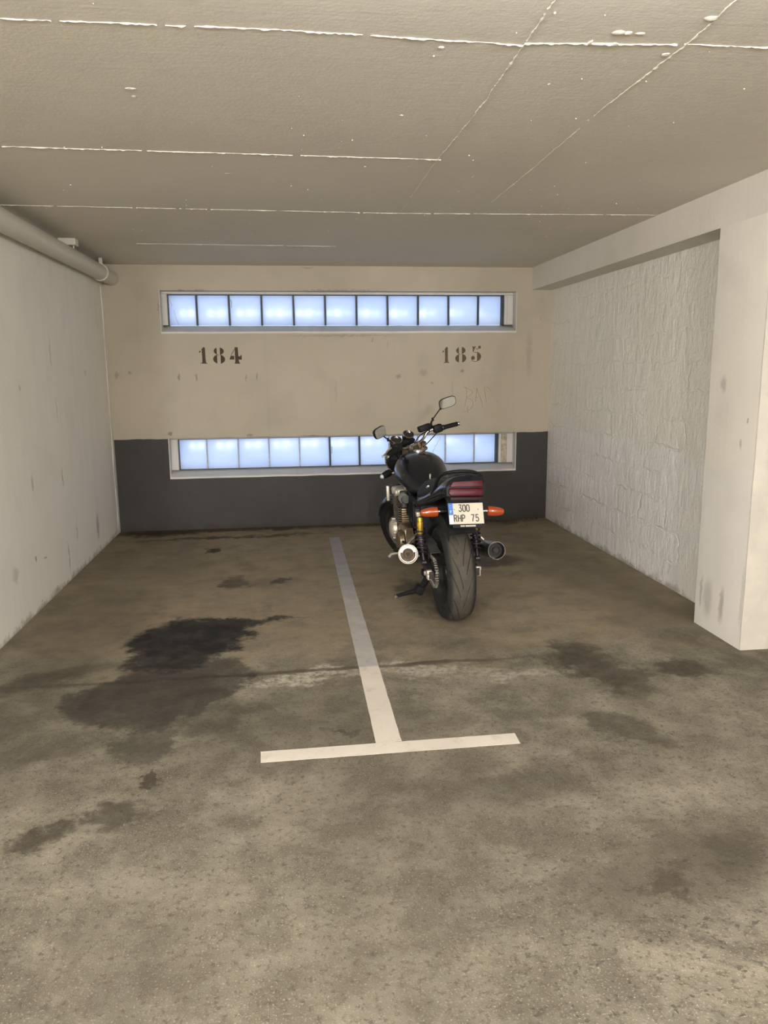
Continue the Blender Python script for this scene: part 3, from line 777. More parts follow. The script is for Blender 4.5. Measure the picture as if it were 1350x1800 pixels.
M['red'] = gloss('red_lens', (.070, .003, .007, 1), .32, .0, 0, .22)
M['red_dark'] = gloss('dark_red_lens', (.018, .003, .003, 1), .5, 0, 0, .2)
M['amber'] = gloss('amber_lens', (.30, .045, .007, 1), .22, .6)
M['plate'] = mat_flat('plate_reflective_film', (.53, .48, .385, 1), .45, 0, .2, .03, 20)
M['plate_ink'] = mat_flat('plate_black', (.030, .022, .015, 1), .5, 0, 0, .1, 20)
M['plate_blue'] = mat_flat('plate_blue', (.045, .16, .50, 1), .4, 0, .3, .06, 20)
M['plate_white'] = mat_flat('plate_white', (.55, .58, .62, 1), .45, 0, .2, .03, 20)
M['mirror'] = mat_flat('mirror_glass', (.60, .60, .58, 1), .03, 1, 0, .01, 4)
M['dial'] = mat_flat('dial_face', (.018, .017, .016, 1), .25, 0, .6, .1, 30)
M['rubber'] = mat_flat('black_rubber', (.011, .0105, .0105, 1), .75, 0, 0, .15, 40, 0, .25)
M['grey_metal'] = mat_flat('grey_painted_metal', (.24, .24, .24, 1), .4, .5, 0, .1, 30)

def mat_tyre():
    t = NT('tyre_rubber')
    x, y, z = t.sep()
    side = t.rng(t.math('ABSOLUTE', x), .050, .078, 0, 1, True)
    n = t.noise(14, 6, .65); n2 = t.noise(70, 4, .6)
    tread = t.mix(t.rng(n, .3, .7), (.046, .039, .029, 1), (.074, .063, .046, 1))
    wall = t.mix(t.rng(n, .3, .7), (.011, .011, .0105, 1), (.019, .0185, .017, 1))
    return t.out(t.mix(side, tread, wall), .78, t.bump(n2, .2, .002), spec=.3)
M['tyre'] = mat_tyre()

def P(name, bm, mat, parent=None, **kw): return link(name, bm, mat, parent or moto, **kw)

# steering: everything on the fork is built straight ahead and turned about the steering axis
RK = R(25.5); STEER = R(34)
AXV = Vector((0, -math.sin(RK), math.cos(RK))); HP = Vector((0, 1.17, .90)); DZ = 0.0
SRM = Matrix.Rotation(STEER, 3, AXV)
def S(p): return HP + SRM @ (Vector(p)-HP) + Vector((0, 0, DZ))
FAX = Vector((0, 1.5, .30))
lowz = min((math.sin(LEAN)*q.x + math.cos(LEAN)*q.z) for q in [S(FAX+Vector((w, .3*math.sin(a), -.3*math.cos(a)))) for a in [i*.02-.8 for i in range(81)] for w in (-.012, 0, .012)])
DZ = -lowz

def tyre_mesh(c, RAD, prof, nseg, grooves, tf=None, per=10):
    """prof: (lateral, radius) list bead to bead, resampled densely over the tread"""
    bm = NB(); P2 = []
    pts = spline([(p[0], p[1], 0) for p in prof], 6 if grooves else 3)
    p_len = 2*PI*RAD/per; rings = []
    for k in range(nseg):
        a = 2*PI*k/nseg; s_ = a*RAD; ring = []
        for q in pts:
            w, r = q.x, q.y
            if grooves and abs(w) < .080:
                aw = abs(w); off = p_len*.5 if w > 0 else 0
                for ph, w0, w1 in ((0, .004, .056), (.5, .020, .080)):
                    if w0 < aw < w1:
                        sc = .30*(aw/.08)**.62
                        ds = ((s_ + sc + off + ph*p_len + p_len/2) % p_len) - p_len/2
                        slope = .30*.62*(aw/.08)**-.38/.08
                        if abs(ds)/math.sqrt(1+slope*slope) < .0019: r -= .006
            v = Vector(c)+Vector((w, -r*math.sin(a), r*math.cos(a)))
            ring.append(bm.verts.new(tf(v) if tf else v))
        rings.append(ring)
    for k in range(nseg):
        A, B = rings[k], rings[(k+1) % nseg]
        for j in range(len(A)-1): bm.faces.new((A[j], A[j+1], B[j+1], B[j]))
    return bm

def wheel(name, c, rim_hw, spokes, tf=None):
    c = Vector(c); bm = NB(); f = rim_hw
    lathe(bm, [(-f, .224), (-f, .212), (-f*.7, .200), (-f*.3, .188), (f*.3, .188), (f*.7, .200), (f, .212), (f, .224), (f*.8, .220), (0, .196), (-f*.8, .220)], c, (1, 0, 0), 56, closed=True, tf=tf)
    lathe(bm, [(-.05, .02), (-.05, .045), (-.02, .055), (.02, .055), (.05, .045), (.05, .02)], c, (1, 0, 0), 28, tf=tf)
    for k in range(spokes):
        a = 2*PI*k/spokes+.3
        d = Vector((0, math.sin(a), math.cos(a))); t_ = Vector((0, math.cos(a), -math.sin(a)))
        secs = []
        for rr, w, h in ((.045, .030, .020), (.11, .020, .015), (.195, .028, .018)):
            o = c+d*rr; secs.append([o+t_*w+Vector((h, 0, 0)), o-t_*w+Vector((h, 0, 0)), o-t_*w-Vector((h, 0, 0)), o+t_*w-Vector((h, 0, 0))])
        loft(bm, secs, tf=tf)
    return P(name, bm, M['alloy_dark'])

def disc_mesh(c, x, r0, r1, tf=None):
    bm = NB(); c = Vector(c)+Vector((x, 0, 0))
    lathe(bm, [(-.0022, r0), (-.0022, r1), (.0022, r1), (.0022, r0)], c, (1, 0, 0), 56, closed=True, tf=tf)
    for k in range(6):
        a = PI*k/3; d = Vector((0, math.sin(a), math.cos(a)))
        tube(bm, [c+d*.04, c+d*(r0+.005)], .007, 6, tf=tf)
    return bm

# rear wheel
RC = (0, 0, .315)
rw = wheel('rear_wheel', RC, .070, 3)
prof_r = [(-.062, .220), (-.078, .232), (-.088, .250), (-.091, .266), (-.0875, .279), (-.080, .289), (-.070, .297), (-.058, .3035), (-.045, .308), (-.030, .312), (-.015, .3142), (0, .315)]
prof_r = prof_r + [(-a, b) for a, b in prof_r[-2::-1]]
P('tyre', tyre_mesh(RC, .315, prof_r, 800, True, None, 7), M['tyre'], rw, angle=60)
P('brake_disc', disc_mesh(RC, .105, .10, .134), M['steel'], rw)
bm = NB(); nt = 42; poly = []
for k in range(nt):
    for j, rr in ((0, .088), (.25, .098), (.5, .098), (.75, .088)):
        a = 2*PI*(k+j)/nt; poly.append((rr*math.cos(a), rr*math.sin(a)))
prism(bm, poly, (-.117, 0, .315), (0, 1, 0), (0, 0, 1), .006)
P('sprocket', bm, M['steel'], rw, smooth=False)

# chain
bm = NB(); C0, C1, r0, r1 = Vector((0, .315)), Vector((.60, .375)), .092, .042
dv = C1-C0; L = dv.length; th = math.atan2(dv.y, dv.x); bt = math.asin((r0-r1)/L); path = []
for i in range(26): a = th+PI/2-bt + (PI+2*bt)*i/25; path.append(C0+Vector((math.cos(a), math.sin(a)))*r0)
for i in range(12): a = th-PI/2+bt + (PI-2*bt)*i/11; path.append(C1+Vector((math.cos(a), math.sin(a)))*r1)
path.append(path[0]); dist = [0]
for a, b in zip(path, path[1:]): dist.append(dist[-1]+(b-a).length)
def along(s_):
    for i in range(len(path)-1):
        if s_ <= dist[i+1]: return path[i]+(path[i+1]-path[i])*((s_-dist[i])/max(1e-9, dist[i+1]-dist[i]))
    return path[-1]
NL = int(dist[-1]/.0172)
for k in range(NL):
    a = along(dist[-1]*k/NL); b = along(dist[-1]*(k+1)/NL); mid = (a+b)/2; an = math.atan2(b.y-a.y, b.x-a.x); w = .0095 if k % 2 else .0065
    for sx in (-w, w): box(bm, (-.117+sx, mid.x, mid.y), (.002, .021, .014), rot=Matrix.Rotation(an, 3, 'X'), bev=.0015, seg=1)
    cyl(bm, (-.117-.011, a.x, a.y), (-.117+.011, a.x, a.y), .0042, 8)
P('chain', bm, M['steel'])

# swingarm
bm = NB()
for s_ in (-1, 1):
    secs = []
    for y, z, x, w, h in ((.58, .385, .115, .022, .034), (.30, .365, .130, .020, .034), (.02, .330, .147, .017, .030), (-.075, .320, .150, .015, .024)):
        secs.append([(s_*x-w, y, z-h), (s_*x+w, y, z-h), (s_*x+w, y, z+h), (s_*x-w, y, z+h)])
    loft(bm, secs)
box(bm, (0, .46, .375), (.22, .07, .06), bev=.012)
sw = P('swingarm', bm, M['alloy_dark'])
for s_ in (-1, 1):
    bm = NB()
    box(bm, (s_*.160, -.055, .338), (.034, .034, .026), bev=.004)
    box(bm, (s_*.164, -.045, .306), (.020, .05, .034), bev=.003)
    cyl(bm, (s_*.150, 0, .318), (s_*.182, 0, .318), .015, 6)
    P('axle_adjuster', bm, M['alloy_pale'], sw)
bm = NB(); tube(bm, [(-.150, -.06, .295), (-.135, -.085, .252), (-.120, -.10, .262)], .0035, 6)
P('chain_stay', bm, M['grey_metal'], sw)

# chain guard with a slot
bm = NB()
sl = [(.44, .475, .028), (.30, .500, .040), (.16, .505, .050), (.06, .485, .045), (-.03, .452, .030)]
for i in range(len(sl)-1):
    (y0, z0, h0), (y1, z1, h1) = sl[i], sl[i+1]
    loft(bm, [[(-.143, y0, z0-h0), (-.139, y0, z0-h0), (-.139, y0, z0), (-.143, y0, z0)], [(-.143, y1, z1-h1), (-.139, y1, z1-h1), (-.139, y1, z1), (-.143, y1, z1)]])
    loft(bm, [[(-.143, y0, z0), (-.085, y0, z0), (-.085, y0, z0+.003), (-.143, y0, z0+.003)], [(-.143, y1, z1), (-.075, y1, z1), (-.075, y1, z1+.003), (-.143, y1, z1+.003)]])
P('chain_guard', bm, M['guard'], angle=30)

# shock absorbers
for s_ in (-1, 1):
    top = Vector((s_*.186, .145, .705)); bot = Vector((s_*.178, .015, .385)); ax = (bot-top).normalized()
    bm = NB(); cyl(bm, top+ax*.02, top+ax*.24, .022, 18); cyl(bm, top+ax*.15, bot, .012, 14)
    lathe(bm, [(-.014, .008), (-.014, .018), (.014, .018), (.014, .008)], top, (1, 0, 0), 18); lathe(bm, [(-.014, .008), (-.014, .018), (.014, .018), (.014, .008)], bot, (1, 0, 0), 18)
    sh = P('shock_absorber', bm, M['spring'])
    bm = NB(); _, e1, e2 = basis(ax); pts = []
    for k in range(7*14+1):
        a = 2*PI*k/14; pts.append(top+ax*(.115+.185*k/98)+(e1*math.cos(a)+e2*math.sin(a))*.029)
    tube(bm, pts, .0072, 7); P('spring', bm, M['spring'], sh)
    bm = NB(); o = Vector((s_*.180, .088, .668))
    lathe(bm, [(0, .010), (.004, .018), (.022, .0185), (.024, .016), (.030, .016), (.032, .0205), (.104, .0205), (.110, .016), (.124, .008)], o, Vector((s_*.03, -.10, -1)), 20)
    P('reservoir', bm, M['gold'], sh)
    bm = NB(); box(bm, top+Vector((0, -.028, -.020)), (.03, .05, .030), bev=.006); P('shock_mount', bm, M['alloy_pale'], sh)

# mufflers and exhaust pipes
for tip, front, rr, shell, inner in (((-.302, -.12, .483), (-.200, .52, .333), .0605, 'chrome', 'rust'), ((.266, -.12, .460), (.262, .52, .352), .0560, 'dark_chrome', 'soot')):
    tip, front = Vector(tip), Vector(front); ax = front-tip; LN = ax.length
    bm = NB()
    lathe(bm, [(.050, rr*.86), (.004, rr*.92), (0, rr*.95), (.002, rr*1.0), (.012, rr*1.02), (.016, rr*.97), (.05, rr*.98), (LN*.75, rr*.98), (LN*.90, rr*.80), (LN, .026), (LN, .020)], tip, ax, 40)
    mu = P('muffler', bm, M[shell])
    bm = NB()
    lathe(bm, [(.036, rr*.82), (.030, rr*.60), (.024, rr*.58), (.022, rr*.50), (.034, rr*.47), (.036, rr*.36), (.016, rr*.34), (.014, rr*.27), (.016, rr*.20), (.09, rr*.18)], tip, ax, 32)
    ho = NB(); lathe(ho, [(.013, rr*.19), (.0125, rr*.19), (.0125, .0)], tip, ax, 20); P('outlet_shade_disc', ho, M['soot'], mu)  # dark disc across the outlet stands in for the shade inside
    P('outlet', bm, M[inner], mu)
    if inner == 'rust':
        bm = NB(); pl = []
        for i in range(17): a = R(15)+R(150)*i/16; pl.append((rr*.80*math.cos(a), rr*.80*math.sin(a)))
        for i in range(17): a = R(165)-R(150)*i/16; pl.append((rr*.60*math.cos(a), rr*.60*math.sin(a)))
        d, e1, e2 = basis(ax)
        prism(bm, pl, tip+d*.018, -e1 if e1.x < 0 else e1, e2, .004); P('baffle', bm, M['lip'], mu)
    bm = NB(); q = .925 if inner == 'rust' else .95; lathe(bm, [(.004, rr*q), (-.001, rr*(q+.03)), (-.001, rr*.99), (.004, rr*1.035), (.010, rr*1.03), (.010, rr*q)], tip, ax, 40, closed=True); P('lip', bm, M['lip' if inner == 'rust' else 'chrome_dull'], mu)
    bm = NB(); tube(bm, [tip+ax*.45+Vector((0, 0, rr)), tip+ax*.45+Vector((-tip.x*.25, .03, .12))], .010, 8); P('hanger', bm, M['steel'], mu)
for i, x in enumerate((-.17, -.06, .06, .17)):
    bm = NB(); sx = -1 if x < 0 else 1
    tube(bm, [(x, 1.05, .575), (x, 1.13, .55), (x*.95, 1.165, .46), (x*.85, 1.14, .32), (x*.75, 1.05, .215), (x*.7+sx*.01, .86, .19), (sx*(.10 if abs(x) < .1 else .15), .66, .235), (sx*(.20 if sx < 0 else .262), .52, .335)], .019, 12, 5)
    P('exhaust_pipe', bm, M['chrome_dull'])

# engine
bm = NB()
box(bm, (0, .86, .385), (.40, .42, .20), bev=.035, seg=3); box(bm, (0, .88, .27), (.26, .30, .08), bev=.02)
for s_ in (-1, 1): lathe(bm, [(0, .085), (.03, .082), (.042, .060)], (s_*.195, .70, .375), (s_, 0, 0), 28)
eng = P('engine', bm, M['alloy'])
bm = NB(); box(bm, (0, .66, .40), (.34, .16, .15), bev=.03); P('gearbox_case', bm, M['alloy_dark'], eng)
bm = NB(); box(bm, (0, .47, .56), (.23, .12, .26), bev=.02); P('battery_box', bm, M['plastic'])
for s_ in (-1, 1):
    bm = NB(); lathe(bm, [(0, .068), (.020, .068), (.034, .060), (.044, .044), (.050, .020)], (s_*.205, .93, .425), (s_, 0, 0), 32)
    for k in range(6):
        a = PI*k/3+.3; cyl(bm, (s_*.205, .93+.072*math.cos(a), .425+.072*math.sin(a)), (s_*.232, .93+.072*math.cos(a), .425+.072*math.sin(a)), .009, 8)
    P('generator_cover' if s_ < 0 else 'clutch_cover', bm, M['alloy_pale'], eng)
bm = NB(); box(bm, (0, .93, .525), (.34, .15, .14), bev=.01)
for k in range(8): box(bm, (0, .93, .468+.0175*k), (.392, .205, .0055), bev=.002, seg=1)
P('cylinder_block', bm, M['alloy'], eng, angle=30)
bm = NB(); box(bm, (0, .935, .640), (.37, .17, .09), bev=.012)
for k in range(5): box(bm, (0, .935, .612+.015*k), (.415, .20, .005), bev=.002, seg=1)
for x in (-.17, -.06, .06, .17): cyl(bm, (x, 1.03, .60), (x, 1.06, .57), .028, 14)
P('cylinder_head', bm, M['alloy'], eng, angle=30)
bm = NB(); box(bm, (0, .935, .712), (.40, .20, .05), bev=.018, seg=3)
for s_ in (-1, 1):
    for y in (.875, .995): lathe(bm, [(0, .030), (.012, .030), (.018, .020)], (s_*.196, y, .708), (s_, 0, 0), 20)
P('valve_cover', bm, M['alloy_pale'], eng)
for s_ in (-1, 1):
    bm = NB(); box(bm, (s_*.235, 1.065, .675), (.022, .03, .115), bev=.004); P('cooler_bracket', bm, M['alloy_pale'], eng)
bm = NB()
for k in range(9): box(bm, (0, 1.15, .58+.018*k), (.40, .025, .006))
box(bm, (0, 1.15, .65), (.38, .015, .16)); P('oil_cooler', bm, M['alloy_dark'], eng, smooth=False)
for x in (-.165, -.055, .055, .165):
    bm = NB(); cyl(bm, (x, .83, .660), (x, .66, .690), .030, 16); cyl(bm, (x, .75, .62), (x, .75, .735), .032, 16)
    P('carburettor', bm, M['alloy_dark'], eng)
bm = NB(); lathe(bm, [(0, .040), (.014, .040), (.024, .028)], (-.172, .720, .690), (-1, -.9, .1), 24); P('carburettor_cap', bm, M['grey_metal'], eng)
bm = NB(); box(bm, (0, .60, .63), (.30, .18, .17), bev=.03); box(bm, (0, .76, .60), (.29, .10, .12), bev=.02); P('air_box', bm, M['plastic'], eng)

# frame
bm = NB()
for s_ in (-1, 1):
    tube(bm, [(s_*.03, 1.15, .88), (s_*.10, .95, .80), (s_*.13, .68, .735), (s_*.135, .52, .66), (s_*.15, .50, .45), (s_*.14, .56, .30), (s_*.12, .80, .205), (s_*.11, 1.05, .215), (s_*.08, 1.17, .45), (s_*.03, 1.20, .78)], .018, 10, 5)
    tube(bm, [(s_*.13, .64, .715), (s_*.130, .30, .715), (s_*.115, -.02, .79), (s_*.09, -.24, .86)], .014, 10, 5)
    tube(bm, [(s_*.15, .50, .47), (s_*.145, .30, .62), (s_*.13, .12, .72)], .013, 10, 5)
cyl(bm, HP+AXV*-.10, HP+AXV*.08, .032, 18)
fr = P('frame', bm, M['plastic'])
for s_ in (-1, 1):
    bm = NB()
    prism(bm, [(.28, .46), (.36, .54), (.56, .50), (.60, .36), (.54, .32), (.44, .38), (.32, .42)], (s_*.185, 0, 0), (0, 1, 0), (0, 0, 1), .010)
    P('footrest_plate', bm, M['alloy'], smooth=False)
    bm = NB(); tube(bm, [(s_*.19, .545, .35), (s_*.29, .545, .352)], [.011, .013], 10); P('footpeg', bm, M['rubber'])
    bm = NB(); tube(bm, [(s_*.19, .31, .44), (s_*.225, .27, .445), (s_*.25, .36, .45)], .010, 8); P('passenger_footpeg', bm, M['rubber'])
bm = NB(); tube(bm, [(-.20, .42, .318), (-.22, .60, .315), (-.300, .60, .309)], .0075, 8); tube(bm, [(-.296, .60, .311), (-.318, .592, .292)], .010, 8)
P('gear_lever', bm, M['alloy_pale'])

# side stand and its foot
bm = NB()
tube(bm, [(-.080, .37, .205), (-.105, .39, .135), (-.150, .425, .083), (-.218, .470, .050), (-.288, .506, .026)], [.024, .024, .020, .015, .011], 10, 4)
box(bm, (-.138, .42, .085), (.06, .09, .06), rot=(0, R(30), 0), bev=.012)
box(bm, (-.06, .38, .215), (.13, .06, .05), bev=.012)
ss = P('side_stand', bm, M['rubber'])
bm = NB(); cyl(bm, (-.294, .507, .0105), (-.286, .505, .030), .017, 14); P('stand_foot', bm, M['steel'], ss)

# tank
def tank():
    bm = NB(); secs = []
    for y, hw, z0, z1, ex in ((.535, .075, .735, .800, 2.2), (.56, .105, .715, .830, 2.3), (.62, .135, .70, .872, 2.4), (.70, .160, .705, .915, 2.5), (.80, .182, .72, .958, 2.5), (.90, .196, .735, .984, 2.5), (1.00, .194, .755, .994, 2.5),
                             (1.08, .160, .775, .985, 2.3), (1.14, .112, .80, .965, 2.2), (1.185, .070, .83, .935, 2.1), (1.20, .04, .855, .912, 2)):
        cz = z0+(z1-z0)*.48
        secs.append(ring_xz(y, 0, cz, hw, z1-cz, ex, 36, 1.0, 0, .10))
        secs[-1] = [(x, yy, z if z > cz else cz-(cz-z)*(cz-z0)/(z1-cz)) for x, yy, z in secs[-1]]
    loft(bm, secs); return bm
o = P('fuel_tank', tank(), M['paint'], angle=80)
sub = o.modifiers.new('smooth', 'SUBSURF'); sub.levels = 1; sub.render_levels = 1
bm = NB(); lathe(bm, [(-.004, .036), (.010, .036), (.014, .030), (.015, .0)], (0, 1.01, .990), (0, .03, 1), 28); P('fuel_cap', bm, M['chrome'], o)

# seat: low rider part, step, raised passenger part
bm = NB(); secs = []
for y, hw, z0, z1 in ((.60, .060, .745, .785), (.57, .088, .735, .800), (.50, .112, .725, .803), (.42, .130, .728, .804), (.37, .140, .735, .820), (.34, .143, .740, .858), (.29, .140, .75, .888), (.24, .134, .76, .897), (.14, .124, .785, .905), (.02, .116, .81, .920), (-.10, .100, .835, .935), (-.17, .085, .855, .935), (-.195, .05, .87, .915)):
    cz = (z0+z1)/2
    secs.append(ring_xz(y, .006, cz, hw, (z1-z0)/2, 3.0, 32, 1.0, 0, .16))
loft(bm, secs); seat = P('seat', bm, M['vinyl'], angle=70)
sub = seat.modifiers.new('smooth', 'SUBSURF'); sub.levels = 1; sub.render_levels = 1

# tail cowl
TX = .016
bm = NB(); secs = []
for y, hw, z0, z1 in ((.56, .118, .665, .745), (.46, .138, .665, .765), (.32, .146, .690, .785), (.16, .146, .735, .828), (.0, .142, .785, .872), (-.14, .136, .825, .918), (-.24, .130, .845, .965), (-.30, .124, .850, .985), (-.335, .120, .852, .985)):
    cz = (z0+z1)/2; secs.append(ring_xz(y, TX*(1 if y < .2 else .4), cz, hw, (z1-z0)/2, 3.0, 32, 1.0, -.25 if y < -.2 else 0, .10))
loft(bm, secs); P('tail_cowl', bm, M['paint'], angle=50)

# tail light
RO = Matrix.Rotation(R(3.0), 3, 'Y')
def tl(poly, y, depth, bm, bev=.004):
    """outline in the x/z plane, leaning back like the cowl end"""
    t = bmesh.new(); q = [RO @ Vector((p[0], 0, p[1]-.915)) + Vector((TX, y, .915)) for p in poly]
    ux, uy = Vector((1, 0, 0)), Vector((0, .25, 1))
    A = [t.verts.new(v+Vector((0, .25*(v.z-.9), 0))) for v in q]; B = [t.verts.new(v.co+Vector((0, depth, 0))) for v in A]
    t.faces.new(A[::-1]); t.faces.new(B); n = len(A)
    for k in range(n): t.faces.new((A[k], A[(k+1) % n], B[(k+1) % n], B[k]))
    if bev: bmesh.ops.bevel(t, geom=[e for e in t.edges if not (abs(e.verts[0].co.y-e.verts[1].co.y) > depth*.8)], offset=bev, segments=2, profile=.5, affect='EDGES')
    merge(bm, t)
bm = NB(); tl([(-.116, .862), (.112, .862), (.124, .905), (.118, .962), (.095, .984), (-.050, .984), (-.085, .962), (-.118, .915)], -.348, .05, bm, .010)
tail = P('tail_light', bm, M['plastic'])
bm = NB(); tl([(-.096, .919), (.104, .919), (.104, .958), (.096, .973), (-.056, .973), (-.072, .958)], -.356, .03, bm, .005); P('upper_lens', bm, M['red'], tail)
bm = NB(); tl([(-.092, .868), (.084, .868), (.100, .880), (.104, .910), (-.100, .910), (-.102, .884)], -.360, .03, bm, .005); P('lower_lens', bm, M['red'], tail)
bm = NB(); tl([(-.090, .842), (.098, .842), (.104, .862), (-.096, .862)], -.350, .03, bm, .004); P('plate_lamp_housing', bm, M['red_dark'], tail)

# grab rail
bm = NB(); tube(bm, [(-.120, -.02, .835), (-.116, -.07, .862), (-.104, -.11, .925), (-.090, -.145, .962), (-.054, -.20, .988), (.023, -.235, .997), (.100, -.225, .985), (.150, -.20, .955), (.166, -.16, .91), (.158, -.06, .85)], .0105, 12, 6)
gr = P('grab_rail', bm, M['plastic'])
bm = NB(); cyl(bm, (-.126, -.02, .93), (-.126, -.02, .962), .006, 10); P('rail_bolt', bm, M['chrome'], gr)
bm = NB(); box(bm, (-.128, .06, .868), (.010, .055, .010), rot=(R(-18), 0, 0), bev=.002); P('seat_tag', bm, M['plate_white'], seat)

# rear fender behind the plate and over the tyre
bm = NB(); secs = []
for y, z, hw, th in ((.30, .655, .075, .006), (.15, .690, .085, .006), (.0, .705, .090, .006), (-.14, .700, .094, .006), (-.235, .665, .095, .007), (-.275, .625, .092, .007)):
    secs.append([(TX*.7-hw, y-.012, z-.05), (TX*.7-hw*.9, y, z-.006), (TX*.7, y+.004, z+.012), (TX*.7+hw*.9, y, z-.006), (TX*.7+hw, y-.012, z-.05),
                 (TX*.7+hw-.006, y+.006, z-.05), (TX*.7+hw*.85, y+.010, z-.014), (TX*.7, y+.012, z+.003), (TX*.7-hw*.85, y+.010, z-.014), (TX*.7-hw+.006, y+.006, z-.05)])
loft(bm, secs); box(bm, (TX*.7, -.315, .765), (.200, .03, .17), rot=(R(-22), 0, 0), bev=.012); box(bm, (TX*.8, -.27, .845), (.19, .12, .05), bev=.015)
P('rear_fender', bm, M['fender'], angle=40)

# licence plate
PM = Matrix.Rotation(R(2.6), 3, 'Y') @ Matrix.Rotation(R(-24), 3, 'X')
PC = Vector((.0125, -.358, .7615))
PX, PZ = PM @ Vector((1, 0, 0)), PM @ Vector((0, 0, 1)); PN = PM @ Vector((0, -1, 0))
bm = NB(); box(bm, PC, (.210, .0025, .127), rot=PM, bev=.001); lp = P('licence_plate', bm, M['plate'], smooth=False)
def pp(u, v, off=.0015): return PC + PX*u + PZ*v + PN*off
def on_plate(bm, poly, off=.0018, d=.0008): prism(bm, poly, PC+PN*off, PX, PZ, d)
bm = NB(); on_plate(bm, [(-.105, -.008), (-.078, -.008), (-.078, .0635), (-.105, .0635)]); P('blue_band', bm, M['plate_blue'], lp, smooth=False)
bm = NB(); on_plate(bm, [(-.105, -.0635), (-.079, -.0635), (-.079, -.009), (-.105, -.009)]); P('white_band', bm, M['plate_white'], lp, smooth=False)
bm = NB()
ribbon(bm, [(-.094, .004), (-.094, .018), (-.087, .018)], .0035, PC+PN*.0026, PX, PZ, .0006); ribbon(bm, [(-.094, .0115), (-.089, .0115)], .0035, PC+PN*.0026, PX, PZ, .0006)
for k in range(12):
    a = PI*k/6; on_plate(bm, disc(-.0915+.0085*math.cos(a), .042+.0085*math.sin(a), .0011, 6), .0026, .0005)
P('country_mark', bm, M['plate_white'], lp, smooth=False)
def arc(cx, cy, rx, ry, a0, a1, n=10): return [(cx+rx*math.cos(R(a0+(a1-a0)*i/n)), cy+ry*math.sin(R(a0+(a1-a0)*i/n))) for i in range(n+1)]
STROKES = {   # cell 0..1 x 0..1
 '0': [arc(.5, .70, .5, .30, 0, 180)+arc(.5, .30, .5, .30, 180, 360)+[(1, .7)]],
 '3': [[(.02, 1), (.98, 1), (.45, .60)]+arc(.48, .30, .50, .30, 88, -160)],
 '5': [[(.95, 1), (.12, 1), (.06, .54)]+arc(.48, .32, .50, .32, 120, -155)],
 '7': [[(.0, 1), (1, 1), (.78, .6), (.55, .3), (.45, 0)]],
 'R': [[(.02, 0), (.02, 1), (.5, 1)]+arc(.55, .77, .43, .23, 90, -90)+[(.02, .54)], [(.55, .54), (1, 0)]],
 'H': [[(.02, 0), (.02, 1)], [(.98, 0), (.98, 1)], [(.02, .52), (.98, .52)]],
 'P': [[(.02, 0), (.02, 1), (.5, 1)]+arc(.55, .75, .43, .25, 90, -90)+[(.02, .50)]],
}
for ch, u in (('3', -.043), ('0', -.019), ('0', .004)):
    bm = NB()
    for st in STROKES[ch]: ribbon(bm, [(u+a*.0165, .012+b*.040) for a, b in st], .0056, PC+PN*.0022, PX, PZ, .0012)
    P('plate_character', bm, M['plate_ink'], lp, smooth=False)
for ch, u in (('R', -.075), ('H', -.050), ('P', -.027), ('7', .028), ('5', .056)):
    bm = NB()
    for st in STROKES[ch]: ribbon(bm, [(u+a*.0165, -.049+b*.040) for a, b in st], .0056, PC+PN*.0022, PX, PZ, .0012)
    P('plate_character', bm, M['plate_ink'], lp, smooth=False)
for u in (-.072, .072):
    bm = NB(); lathe(bm, [(0, .0045), (.002, .0045), (.003, .003)], pp(u, .022, .001), PN, 12); P('plate_bolt', bm, M['chrome_dull'], lp)
bm = NB(); box(bm, pp(.004, -.074, -.003), (.180, .004, .024), rot=PM, bev=.003); hold = P('plate_holder', bm, M['fender'], smooth=False)
bm = NB()
x = -.040
for w in (.006, .005, .006, .005, .0, .007, .005, .006, .006, .005, .006, .005, .006, .005):
    if w: prism(bm, [(x, -.0795), (x+w, -.0795), (x+w, -.0705), (x, -.0705)], pp(0, 0, -.0002), PX, PZ, .001)
    x += w+.0012 if w else .004
P('dealer_strip', bm, M['plate'], hold, smooth=False)

# rear turn signals
for s_, xi, xo, z0, z1, y in ((-1, -.140, -.246, .768, .766, -.27), (1, .166, .268, .750, .738, -.27)):
    L = abs(xo-xi); d = Vector((xo-xi, -.006, z1-z0)).normalized(); o = Vector((xi, y, z0)); _, e1, e2 = basis(d)
    bm = NB(); cyl(bm, (TX*.7+s_*.085, y+.01, z0), o, .0085, 12); lathe(bm, [(-.012, .010), (-.012, .012), (.0, .012)], o, d, 14)
    sg = P('turn_signal', bm, M['chrome_dull'])
    bm = NB(); secs = []
    for f, ra, rb in ((0, .020, .024), (.03, .026, .030), (.30, .027, .031), (.70, .022, .026), (.95, .015, .018), (1.0, .010, .012)):
        secs.append([o+d*(L*f)+e1*(ra*math.cos(2*PI*k/24))+e2*(rb*math.sin(2*PI*k/24)) for k in range(24)])
    loft(bm, secs); P('amber_lens', bm, M['amber'], sg)

# rear brake caliper on the right
bm = NB(); box(bm, (.125, .02, .18), (.05, .09, .06), bev=.012); box(bm, (.145, .03, .20), (.02, .12, .04), bev=.004)
P('rear_caliper', bm, M['alloy'])

